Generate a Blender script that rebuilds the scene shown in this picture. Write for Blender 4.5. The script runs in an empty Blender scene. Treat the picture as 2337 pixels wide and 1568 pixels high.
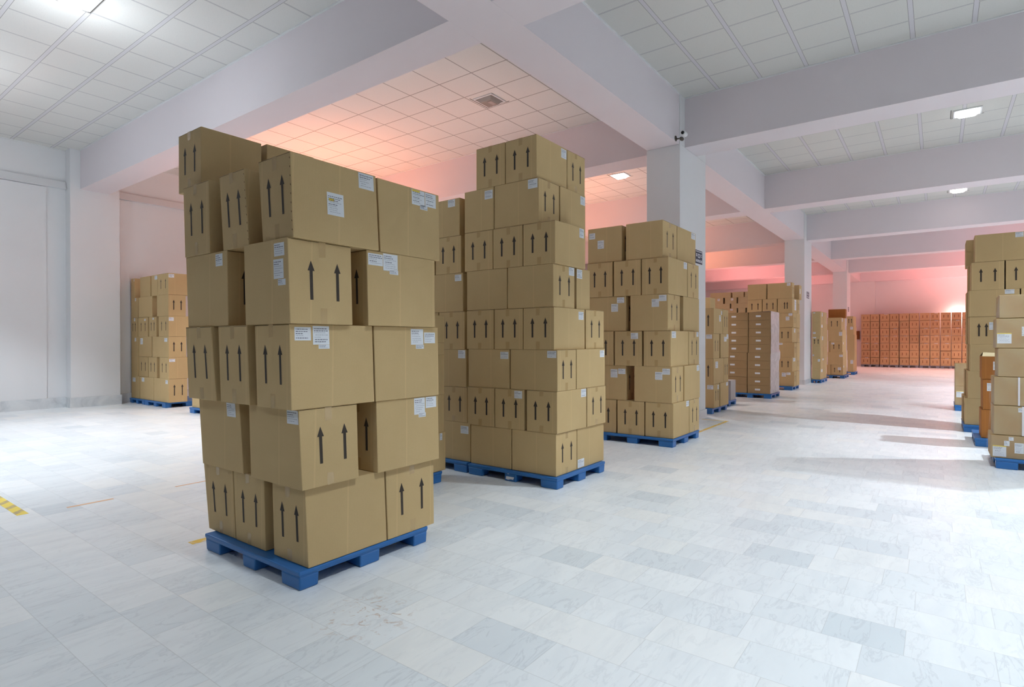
import bpy, bmesh, math, random
from mathutils import Vector, Matrix

S = bpy.context.scene
COL = S.collection
D = bpy.data
random.seed(11)

# ------------------------------------------------------------------ helpers
def link(o, parent=None):
    COL.objects.link(o)
    if parent is not None:
        o.parent = parent
    return o

def mesh_obj(name, bm, mats, parent=None, loc=None):
    me = D.meshes.new(name)
    bm.normal_update()
    bm.to_mesh(me); bm.free()
    for m in (mats if isinstance(mats, (list, tuple)) else [mats]):
        me.materials.append(m)
    o = D.objects.new(name, me)
    if loc is not None:
        o.location = loc
    return link(o, parent)

def tag(o, label=None, cat=None, group=None, kind=None):
    for k, v in (('label', label), ('category', cat), ('group', group), ('kind', kind)):
        if v:
            o[k] = v
    return o

def structure(o, label=None):
    o['kind'] = 'structure'
    if label:
        o['label'] = label
    return o

def hexa(bm, lo, hi, top=None, mi=0, bev=0.0, seg=2):
    """box from corner lo to corner hi; top = optional four (x, y) for the top ring"""
    x0, y0, z0 = lo; x1, y1, z1 = hi
    b = [(x0, y0), (x1, y0), (x1, y1), (x0, y1)]
    t = top or b
    return hexq(bm, b, t, z0, z1, mi, bev, seg)

def hexq(bm, b, t, z0, z1, mi=0, bev=0.0, seg=2):
    tmp = bmesh.new()
    vb = [tmp.verts.new((p[0], p[1], z0)) for p in b]
    vt = [tmp.verts.new((p[0], p[1], z1)) for p in t]
    tmp.faces.new(vb[::-1]); tmp.faces.new(vt)
    for i in range(4):
        j = (i + 1) % 4
        tmp.faces.new((vb[i], vb[j], vt[j], vt[i]))
    if bev > 0:
        bmesh.ops.bevel(tmp, geom=tmp.edges[:] + tmp.verts[:], offset=bev, segments=seg, affect='EDGES', profile=.5)
    vm = {}
    for v in tmp.verts:
        vm[v] = bm.verts.new(v.co)
    for f in tmp.faces:
        nf = bm.faces.new([vm[v] for v in f.verts]); nf.material_index = mi
    tmp.free()

def poly(bm, pts, mi=0):
    f = bm.faces.new([bm.verts.new(p) for p in pts]); f.material_index = mi
    return f

def lathe(bm, prof, c, n=24, mi=0, axis='Z'):
    rings = []
    for r, h in prof:
        ring = []
        for i in range(n):
            a = 2 * math.pi * i / n
            u, v = r * math.cos(a), r * math.sin(a)
            p = {'Z': (u, v, h), 'Y': (u, h, v), 'X': (h, u, v)}[axis]
            ring.append(bm.verts.new(Vector(c) + Vector(p)))
        rings.append(ring)
    for a, b in zip(rings, rings[1:]):
        for i in range(n):
            j = (i + 1) % n
            f = bm.faces.new((a[i], a[j], b[j], b[i])); f.material_index = mi
    for ring in (rings[0], rings[-1]):
        f = bm.faces.new(ring); f.material_index = mi
    bmesh.ops.recalc_face_normals(bm, faces=bm.faces)

# ------------------------------------------------------------------ materials
class N:
    def __init__(s, name):
        s.m = D.materials.new(name); s.m.use_nodes = True
        s.t = s.m.node_tree; s.b = s.t.nodes['Principled BSDF']
    def n(s, typ, **kw):
        x = s.t.nodes.new(typ)
        for k, v in kw.items():
            if k.startswith('i_'):
                x.inputs[int(k[2:]) if k[2:].isdigit() else k[2:]].default_value = v
            else:
                setattr(x, k, v)
        return x
    def l(s, a, b):
        s.t.links.new(a, b)
    def math(s, op, a, b=None, c=None):
        x = s.n('ShaderNodeMath', operation=op)
        for i, v in enumerate((a, b, c)):
            if v is None: continue
            if isinstance(v, (int, float)): x.inputs[i].default_value = v
            else: s.l(v, x.inputs[i])
        return x.outputs[0]
    def mix(s, fac, a, b, blend='MIX'):
        x = s.n('ShaderNodeMix', data_type='RGBA', blend_type=blend)
        for i, v in ((0, fac), (6, a), (7, b)):
            if isinstance(v, (int, float)): x.inputs[i].default_value = v
            elif isinstance(v, tuple): x.inputs[i].default_value = (*v, 1) if len(v) == 3 else v
            else: s.l(v, x.inputs[i])
        return x.outputs[2]
    def coord(s, which='Object'):
        return s.n('ShaderNodeTexCoord').outputs[which]
    def noise(s, vec, scale, detail=3, rough=.5, dist=0):
        x = s.n('ShaderNodeTexNoise'); x.inputs['Scale'].default_value = scale
        x.inputs['Detail'].default_value = detail; x.inputs['Roughness'].default_value = rough
        x.inputs['Distortion'].default_value = dist
        s.l(vec, x.inputs['Vector']); return x.outputs['Fac']
    def ramp(s, fac, stops):
        x = s.n('ShaderNodeValToRGB')
        cr = x.color_ramp
        while len(cr.elements) < len(stops): cr.elements.new(.5)
        for e, (p, c) in zip(cr.elements, stops):
            e.position = p; e.color = (*c, 1)
        s.l(fac, x.inputs[0]); return x.outputs[0]
    def mapr(s, v, a, b, c, d):
        x = s.n('ShaderNodeMapRange'); s.l(v, x.inputs[0])
        for i, q in enumerate((a, b, c, d)): x.inputs[i + 1].default_value = q
        return x.outputs[0]
    def bump(s, h, strength, dist=.01):
        x = s.n('ShaderNodeBump'); x.inputs['Strength'].default_value = strength; x.inputs['Distance'].default_value = dist
        s.l(h, x.inputs['Height']); s.l(x.outputs[0], s.b.inputs['Normal'])
    def color(s, c): s.l(c, s.b.inputs['Base Color'])
    def base(s, c, rough=.6, spec=.4):
        s.b.inputs['Base Color'].default_value = (*c, 1); s.b.inputs['Roughness'].default_value = rough
        s.b.inputs['Specular IOR Level'].default_value = spec
        return s

def plain(name, c, rough=.6, spec=.4, **kw):
    k = N(name).base(c, rough, spec)
    v = k.noise(k.coord(), 9, 3)
    k.color(k.mix(k.mapr(v, .3, .7, 0, .12), tuple(c), tuple(x * .82 for x in c)))
    for a, b in kw.items():
        k.b.inputs[a].default_value = b
    return k.m

def m_carton(name, c, dark, grain=.10, lines=True, wear=.35):
    k = N(name).base(c, .72, .28)
    co = k.coord()
    rnd = k.n('ShaderNodeObjectInfo').outputs['Random']
    g = k.noise(co, 260, 2, .6)                       # paper fibre
    big = k.noise(co, 3.2, 3, .55, .3)                # handling wear
    col = k.mix(k.mapr(g, .3, .7, 0, 1), tuple(c), tuple(x * (1 - grain) for x in c))
    col = k.mix(k.mapr(big, .38, .72, 0, wear), col, dark)
    col = k.mix(k.mapr(rnd, 0, 1, 0, .22), col, tuple(x * .80 for x in c))
    if lines:                                         # faint flute lines and a folded joint
        sx = k.n('ShaderNodeSeparateXYZ'); k.l(co, sx.inputs[0])
        sm = k.math('ADD', sx.outputs[0], sx.outputs[1])
        fl = k.math('ABSOLUTE', k.math('SINE', k.math('MULTIPLY', sm, 9.0)))
        ln = k.math('GREATER_THAN', fl, .9985)
        col = k.mix(k.math('MULTIPLY', ln, .25), col, tuple(min(1, x * 1.25) for x in c))
        wv = k.math('SINE', k.math('MULTIPLY', sm, 900.0))
        h = k.math('ADD', k.math('MULTIPLY', wv, .12), g)
    else:
        h = g
    k.color(col); k.bump(k.math('ADD', h, k.math('MULTIPLY', big, 6)), .16, .003)
    return k.m

M = {}
M['carton'] = m_carton('kraft_cardboard', (.625, .445, .22), (.525, .36, .165))
M['carton_red_lit'] = m_carton('kraft_cardboard_red_lit', (.54, .375, .20), (.45, .30, .15))  # same kraft board, the far pink light toned into its colour
M['orange'] = m_carton('orange_cardboard', (.42, .165, .04), (.33, .115, .025))
M['wrapcard'] = m_carton('stained_cardboard', (.47, .325, .15), (.38, .19, .05), .08, False, .9)
M['pale'] = m_carton('pale_cardboard', (.55, .45, .27), (.46, .36, .20), .06, False)
M['flat'] = m_carton('flat_brown_cardboard', (.40, .265, .13), (.31, .195, .09), .08, False)
M['ink'] = plain('dark_print_ink', (.050, .038, .030), .65, .3)
M['ink_brown'] = plain('faded_brown_ink', (.17, .075, .03), .65, .3)
M['seam'] = plain('flap_gap', (.10, .065, .03), .9, .1)
M['paper'] = plain('white_label_paper', (.80, .82, .85), .55)
M['text'] = plain('label_print', (.20, .20, .24), .6)
M['yellow'] = plain('yellow_label_band', (.80, .60, .08), .6)
M['tape'] = plain('clear_packing_tape', (.53, .365, .17), .2, .55)
M['blue'] = plain('blue_pallet_plastic', (.022, .150, .430), .38, .5)
M['greypal'] = plain('grey_pallet_plastic', (.20, .23, .28), .5)
M['white_paint'] = plain('white_fitting_paint', (.78, .78, .78), .4)
M['strapm'] = plain('white_strapping', (.75, .70, .72), .35)
M['bundle'] = plain('grey_printed_bundle', (.45, .43, .42), .5)
M['dark'] = plain('dark_lens_plastic', (.012, .012, .014), .25)
M['bronze'] = plain('dark_metal_bracket', (.09, .075, .06), .4)
M['navy'] = plain('sign_dark_ink', (.03, .04, .075), .5)
M['brownbox'] = plain('brown_wall_box', (.20, .075, .012), .6)
M['glass_off'] = plain('unlit_lamp_glass', (.30, .26, .23), .12, .6)
M['metal'] = plain('brushed_reflector', (.55, .52, .50), .22, .6, Metallic=.8)

def emit(name, c, s):
    k = N(name).base(c, .4)
    k.b.inputs['Emission Color'].default_value = (*c, 1); k.b.inputs['Emission Strength'].default_value = s
    return k.m
M['lamp_cool'] = emit('lit_cool_diffuser', (.92, .97, 1.0), 14)
M['lamp_warm'] = emit('lit_warm_diffuser', (1.0, .82, .78), 14)

def m_film(name, c, opac, rough=.12):
    k = N(name); t = k.t
    k.base(c, rough, .6)
    tr = k.n('ShaderNodeBsdfTransparent'); mx = k.n('ShaderNodeMixShader')
    n = k.noise(k.coord(), 5, 4, .6, 1.5)
    k.bump(n, .12, .01)
    k.l(k.mapr(n, .3, .7, opac * .85, min(1, opac * 1.15)), mx.inputs[0])
    k.l(tr.outputs[0], mx.inputs[1]); k.l(k.b.outputs[0], mx.inputs[2])
    k.l(mx.outputs[0], t.nodes['Material Output'].inputs['Surface'])
    return k.m
M['film'] = m_film('white_stretch_film', (.78, .74, .74), .78, .3)
M['clear'] = m_film('clear_wrap_film', (.80, .76, .74), .10, .1)

def m_paint(name, c, rough=.55):
    k = N(name).base(c, rough, .3)
    n = k.noise(k.coord(), 2.2, 4, .55)
    f = k.noise(k.coord(), 60, 2)
    k.color(k.mix(k.mapr(n, .3, .7, 0, .10), tuple(c), tuple(x * .92 for x in c)))
    k.bump(f, .06, .004)
    return k.m
M['wall'] = m_paint('white_wall_paint', (.80, .80, .81))
M['beam'] = m_paint('beam_paint_lilac_cast', (.785, .72, .748))  # neutral paint with the lilac cast of the light mixed in

def m_marble(name):
    k = N(name).base((.8, .82, .84), .30, .5)
    co = k.coord()
    st = k.n('ShaderNodeMapping'); st.inputs['Scale'].default_value = (3.2, .9, 1); k.l(co, st.inputs[0])
    v = k.noise(st.outputs[0], 2.4, 6, .62, 1.4)
    col = k.ramp(v, [(.3, (.52, .54, .56)), (.48, (.66, .68, .70)), (.65, (.74, .75, .76))])
    k.color(col)
    return k.m
M['skirt'] = m_marble('grey_marble_skirting')

def m_floor():
    k = N('white_marble_floor_tiles').base((.82, .84, .87), .3, .45)
    co = k.coord(); sp = k.n('ShaderNodeSeparateXYZ'); k.l(co, sp.inputs[0])
    X, Y = sp.outputs[0], sp.outputs[1]
    PIT = .3085
    yr = k.math('DIVIDE', k.math('ADD', Y, 10 * PIT - .975), PIT)
    row = k.math('FLOOR', yr); fy = k.math('FRACT', yr)
    w1 = k.n('ShaderNodeTexWhiteNoise', noise_dimensions='1D'); k.l(row, w1.inputs['W'])
    ln = k.math('MULTIPLY_ADD', w1.outputs[0], .22, .36)
    w1b = k.n('ShaderNodeTexWhiteNoise', noise_dimensions='1D'); k.l(k.math('ADD', row, 57.3), w1b.inputs['W'])
    xr = k.math('ADD', k.math('DIVIDE', X, ln), k.math('MULTIPLY', w1b.outputs[0], 9))
    colm = k.math('FLOOR', xr); fx = k.math('FRACT', xr)
    cid = k.n('ShaderNodeCombineXYZ'); k.l(row, cid.inputs[0]); k.l(colm, cid.inputs[1])
    w2 = k.n('ShaderNodeTexWhiteNoise', noise_dimensions='2D'); k.l(cid.outputs[0], w2.inputs['Vector'])
    rv = w2.outputs['Value']
    tone = k.ramp(rv, [(0, (.69, .745, .775)), (.035, (.76, .80, .825)), (.11, (.80, .84, .86)), (.45, (.84, .87, .885)), (.8, (.875, .90, .91)), (1, (.88, .885, .87))])
    # marble veins run nearly along the aisle, shifted from tile to tile
    off = k.n('ShaderNodeVectorMath', operation='SCALE'); off.inputs['Scale'].default_value = 13.7
    k.l(w2.outputs['Color'], off.inputs[0])
    mp = k.n('ShaderNodeMapping'); mp.inputs['Scale'].default_value = (6.5, 1.6, 1); mp.inputs['Rotation'].default_value = (0, 0, .25); k.l(co, mp.inputs[0])
    ad = k.n('ShaderNodeVectorMath', operation='ADD'); k.l(mp.outputs[0], ad.inputs[0]); k.l(off.outputs[0], ad.inputs[1])
    v = k.noise(ad.outputs[0], 1.5, 6, .6, 1.1)
    vein = k.mapr(k.math('ABSOLUTE', k.math('SUBTRACT', v, .55)), 0, .03, 1, 0)
    vamt = k.math('MULTIPLY', vein, k.mapr(rv, .0, 1, .30, .10))
    cl = k.noise(ad.outputs[0], .8, 4, .6, .6)
    col = k.mix(k.mapr(cl, .42, .75, 0, .34), tone, (.62, .66, .70))
    col = k.mix(vamt, col, (.40, .42, .46))
    sc = k.noise(co, 16.0, 3, .6, 1.0)               # rusty scuffs in one spot in front of the nearest pallet
    dv = k.n('ShaderNodeVectorMath', operation='DISTANCE'); k.l(co, dv.inputs[0]); dv.inputs[1].default_value = (-2.62, 2.12, 0)
    near = k.mapr(dv.outputs['Value'], .12, .34, 1, 0)
    col = k.mix(k.math('MULTIPLY', k.mapr(sc, .57, .66, 0, .75), near), col, (.52, .36, .27))
    ey = k.math('MULTIPLY', k.math('MINIMUM', fy, k.math('SUBTRACT', 1.0, fy)), PIT)
    ex = k.math('MULTIPLY', k.math('MINIMUM', fx, k.math('SUBTRACT', 1.0, fx)), ln)
    ed = k.math('MINIMUM', ex, ey)
    gr = k.mapr(ed, .0008, .0026, 1, 0)
    col = k.mix(k.math('MULTIPLY', gr, .34), col, (.38, .37, .36))
    k.color(col)
    return k.m
M['floor'] = m_floor()

def m_ceiling(name, px, py, wx, wy, c=(.74, .73, .70), bar=(.68, .665, .68), edge=.0045):
    """square mineral-fibre tiles; bars of width wx lie at x = k*px, of width wy at y = k*py (object space)"""
    k = N(name).base(c, .85, .15)
    co = k.coord(); sp = k.n('ShaderNodeSeparateXYZ'); k.l(co, sp.inputs[0])
    def dist(v, p):
        f = k.math('FRACT', k.math('ADD', k.math('DIVIDE', v, p), .5))
        return k.math('MULTIPLY', k.math('ABSOLUTE', k.math('SUBTRACT', f, .5)), p)
    dx, dy = dist(sp.outputs[0], px), dist(sp.outputs[1], py)
    sp1 = k.noise(co, 55, 3, .7)
    pits = k.mapr(sp1, .56, .70, 0, .22)
    col = k.mix(pits, c, tuple(x * .55 for x in c))
    big = k.noise(co, .8, 2)
    col = k.mix(k.mapr(big, .3, .7, 0, .08), col, tuple(x * .85 for x in c))
    bx = k.math('LESS_THAN', dx, wx / 2); by = k.math('LESS_THAN', dy, wy / 2)
    b = k.math('MAXIMUM', bx, by)
    gx = k.math('LESS_THAN', dx, wx / 2 + edge); gy = k.math('LESS_THAN', dy, wy / 2 + edge)
    g = k.math('SUBTRACT', k.math('MAXIMUM', gx, gy), b)
    col = k.mix(b, col, bar)
    col = k.mix(k.math('MULTIPLY', k.math('MAXIMUM', g, 0), .75), col, (.16, .155, .15))
    k.color(col)
    k.bump(k.math('ADD', k.math('MULTIPLY', sp1, .35), k.math('MULTIPLY', b, 1.0)), .35, .008)
    return k.m
M['ceil_right'] = m_ceiling('ceiling_tiles_long_bars', .725, .70, .055, .012, c=(.66, .645, .61), bar=(.64, .61, .635), edge=.006)
M['ceil_left'] = m_ceiling('ceiling_tiles_cross_bars', .785, .73, .012, .050, edge=.006)
M['ceil_mid'] = m_ceiling('ceiling_tiles_thin_bars', .75, .67, .010, .010, bar=(.42, .39, .37), edge=.005)

def m_tape_floor():
    k = N('worn_yellow_floor_tape').base((.80, .52, .06), .6)
    n = k.noise(k.coord(), 14, 4, .7, .6)
    k.color(k.mix(k.mapr(n, .48, .62, 0, .75), (.78, .50, .06), (.74, .68, .60)))
    return k.m
M['ftape'] = m_tape_floor()
def m_hazard():
    k = N('worn_hazard_floor_tape').base((.80, .62, .10), .6)
    co = k.coord(); sp = k.n('ShaderNodeSeparateXYZ'); k.l(co, sp.inputs[0])
    d = k.math('FRACT', k.math('MULTIPLY', k.math('ADD', sp.outputs[0], sp.outputs[1]), 4.0))
    n = k.noise(co, 20, 4, .7)
    st = k.math('MULTIPLY', k.math('GREATER_THAN', d, .62), k.mapr(n, .35, .6, .25, .8))
    k.color(k.mix(st, (.80, .62, .09), (.32, .24, .20)))
    return k.m
M['hazard'] = m_hazard()
M['otape'] = plain('worn_orange_floor_line', (.80, .50, .30), .6)

# ------------------------------------------------------------------ the setting
ZB, ZC = 5.22, 6.15
XL, XR, Y0, Y1 = -16.8, 9.0, -14.0, 41.8
BL, BR = -4.475, -3.85
bm = bmesh.new(); hexa(bm, (XL - .3, Y0 - .3, -.2), (XR + .3, Y1 + .3, 0))
structure(mesh_obj('floor', bm, M['floor']))
bm = bmesh.new(); hexa(bm, (XL - .3, Y0, 0), (XL, Y1, ZC + .3)); structure(mesh_obj('wall_left', bm, M['wall']))
bm = bmesh.new(); hexa(bm, (XR, Y0, 0), (XR + .3, Y1, ZC + .3)); structure(mesh_obj('wall_right', bm, M['wall']))
bm = bmesh.new(); hexa(bm, (XL - .3, Y1, 0), (XR + .3, Y1 + .3, ZC + .3)); structure(mesh_obj('wall_far', bm, M['wall']))
bm = bmesh.new(); hexa(bm, (XL - .3, Y0 - .3, 0), (XR + .3, Y0, ZC + .3)); structure(mesh_obj('wall_near', bm, M['wall']))

# cross beams (left and right of the long beam) and the long beam on the column line
TB = [(-7.75, -7.15), (-1.55, -.95), (4.80, 5.39), (10.60, 11.26), (16.84, 17.46), (23.08, 23.70), (29.08, 29.70), (35.20, 35.80), (41.25, 41.8)]
bm = bmesh.new(); hexa(bm, (BL, Y0, ZB), (BR, Y1, ZC + .3)); structure(mesh_obj('beam', bm, M['beam']))
for a, b in TB:
    for x0, x1 in ((XL, BL - .001), (BR + .001, XR)):
        bm = bmesh.new(); hexa(bm, (x0, a, ZB), (x1, b, ZC + .3)); structure(mesh_obj('beam', bm, M['beam']))
ends = [Y0] + [v for ab in TB for v in ab]
bays = [(ends[2 * i], ends[2 * i + 1]) for i in range(len(TB))]
gl = [2.87, 2.87, 2.87, 7.415, 14.42, 20.3, 26.4, 32.4, 38.5]
gr = [2.87, 2.87, 2.87, 9.97, 14.823, 20.45, 26.4, 32.4, 38.5]
def ceiling(x0, x1, y0, y1, gx, gy, mat):
    bm = bmesh.new()
    hexa(bm, (x0 - gx, y0 - gy, 0), (x1 - gx, y1 - gy, .1))
    t = .022
    for lo, hi in (((x0, y0), (x1, y0 + t)), ((x0, y1 - t), (x1, y1)), ((x0, y0 + t), (x0 + t, y1 - t)), ((x1 - t, y0 + t), (x1, y1 - t))):
        hexa(bm, (lo[0] - gx, lo[1] - gy, -.02), (hi[0] - gx, hi[1] - gy, 0), mi=1)
    structure(mesh_obj('ceiling', bm, [mat, M['white_paint']], loc=(gx, gy, ZC)))
for i, (a, b) in enumerate(bays):
    ceiling(XL, BL, a, b, -13.376 if i < 3 else -5.64, gl[i], M['ceil_left'] if i < 3 else M['ceil_mid'])
    ceiling(BR, XR, a, b, -3.21, gr[i], M['ceil_right'])

# columns with plinths
for y0, y1 in ((10.345, 11.80), (22.65, 24.08), (34.55, 36.0)):
    bm = bmesh.new(); hexa(bm, (BL - .012, y0, 0), (BR + .018, y1, ZB + .0), bev=.006)
    hexa(bm, (BR + .0005, y0, ZB), (BR + .018, y1, ZC)); hexa(bm, (BL - .012, y0, ZB), (BL - .0005, y1, ZC))
    c = structure(mesh_obj('column', bm, M['wall']))
    bm = bmesh.new()
    z = .17; t = .022
    for lo, hi in (((BL - .012 - t, y0 - t), (BR + .018 + t, y0)), ((BL - .012 - t, y1), (BR + .018 + t, y1 + t)),
                   ((BL - .012 - t, y0), (BL - .012, y1)), ((BR + .018, y0), (BR + .018 + t, y1))):
        hexa(bm, (*lo, 0), (*hi, z))
    mesh_obj('plinth', bm, M['skirt'], c)
# pilasters on the left wall and on the far wall
for y0, y1 in ((4.60, 5.62), (16.6, 17.7), (28.8, 29.9)):
    bm = bmesh.new(); hexa(bm, (XL, y0, 0), (-16.47, y1, ZC)); structure(mesh_obj('wall_left_pilaster', bm, M['wall']))
bm = bmesh.new(); hexa(bm, (BL, 41.42, 0), (-3.10, Y1, ZC)); structure(mesh_obj('wall_far_pilaster', bm, M['wall']))
# recessed panel and ledge on the left wall
bm = bmesh.new(); hexa(bm, (XL, Y0, 0), (XL + .04, 4.22, 5.20)); structure(mesh_obj('wall_left_panel', bm, M['wall']))
bm = bmesh.new(); hexa(bm, (XL, Y0, 5.21), (XL + .12, 4.59, 5.39), top=[(XL, Y0), (XL + .05, Y0), (XL + .05, 4.59), (XL, 4.59)]); structure(mesh_obj('trim_1', bm, M['wall']))
bm = bmesh.new(); hexa(bm, (XL, 5.63, 5.21), (XL + .12, 16.59, 5.39), top=[(XL, 5.63), (XL + .05, 5.63), (XL + .05, 16.59), (XL, 16.59)]); structure(mesh_obj('trim_2', bm, M['wall']))
bm = bmesh.new(); hexa(bm, (XL, 5.63, 0), (XL + .04, 5.95, 5.20)); structure(mesh_obj('wall_left_panel', bm, M['wall']))
# marble skirting
sk = .24
bm = bmesh.new()
hexa(bm, (XL, Y0, 0), (XL + .065, 4.59, sk)); hexa(bm, (XL, 4.575, 0), (-16.445, 5.645, sk)); hexa(bm, (XL, 5.66, 0), (XL + .065, Y1, sk))
structure(mesh_obj('baseboard_left', bm, M['skirt']))
bm = bmesh.new(); hexa(bm, (XL + .07, Y1 - .03, 0), (XR, Y1, .2)); structure(mesh_obj('baseboard_far', bm, M['skirt']))

# ------------------------------------------------------------------ cartons
STACK = {  # key: (phrase, group)
 'S1': 'nearest tall stack', 'S1b': 'sliver of stack behind the nearest one', 'S2': 'eight-layer middle stack', 'S2b': 'stack touching the left of the eight-layer one',
 'S3': 'six-layer stack before the front column', 'S4': 'four-layer stack just behind the front column', 'S4b': 'dark stack peeping out left behind the front column',
 'S4c': '', 'S5': 'film-wrapped stack of flat cartons', 'S6': 'seven-layer stack beside the second column', 'S7': 'pale brick-like stack', 'S8': 'six-layer stack right after the second column',
 'S9': 'stack topped by an orange carton', 'S10': 'slim farthest stack before the pink wall', 'S11': 'red-lit carton wall at the far end',
 'S12': 'tall stack at the right edge', 'S13': 'orange carton pile at right', 'S14': 'clear-wrapped strapped stack at right edge', 'S15': 'low far stack at right', 'S16': 'six-layer stack by the left wall',
 'S17': 'pallet peeping out behind the nearest stack'}
NL = {}
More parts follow.
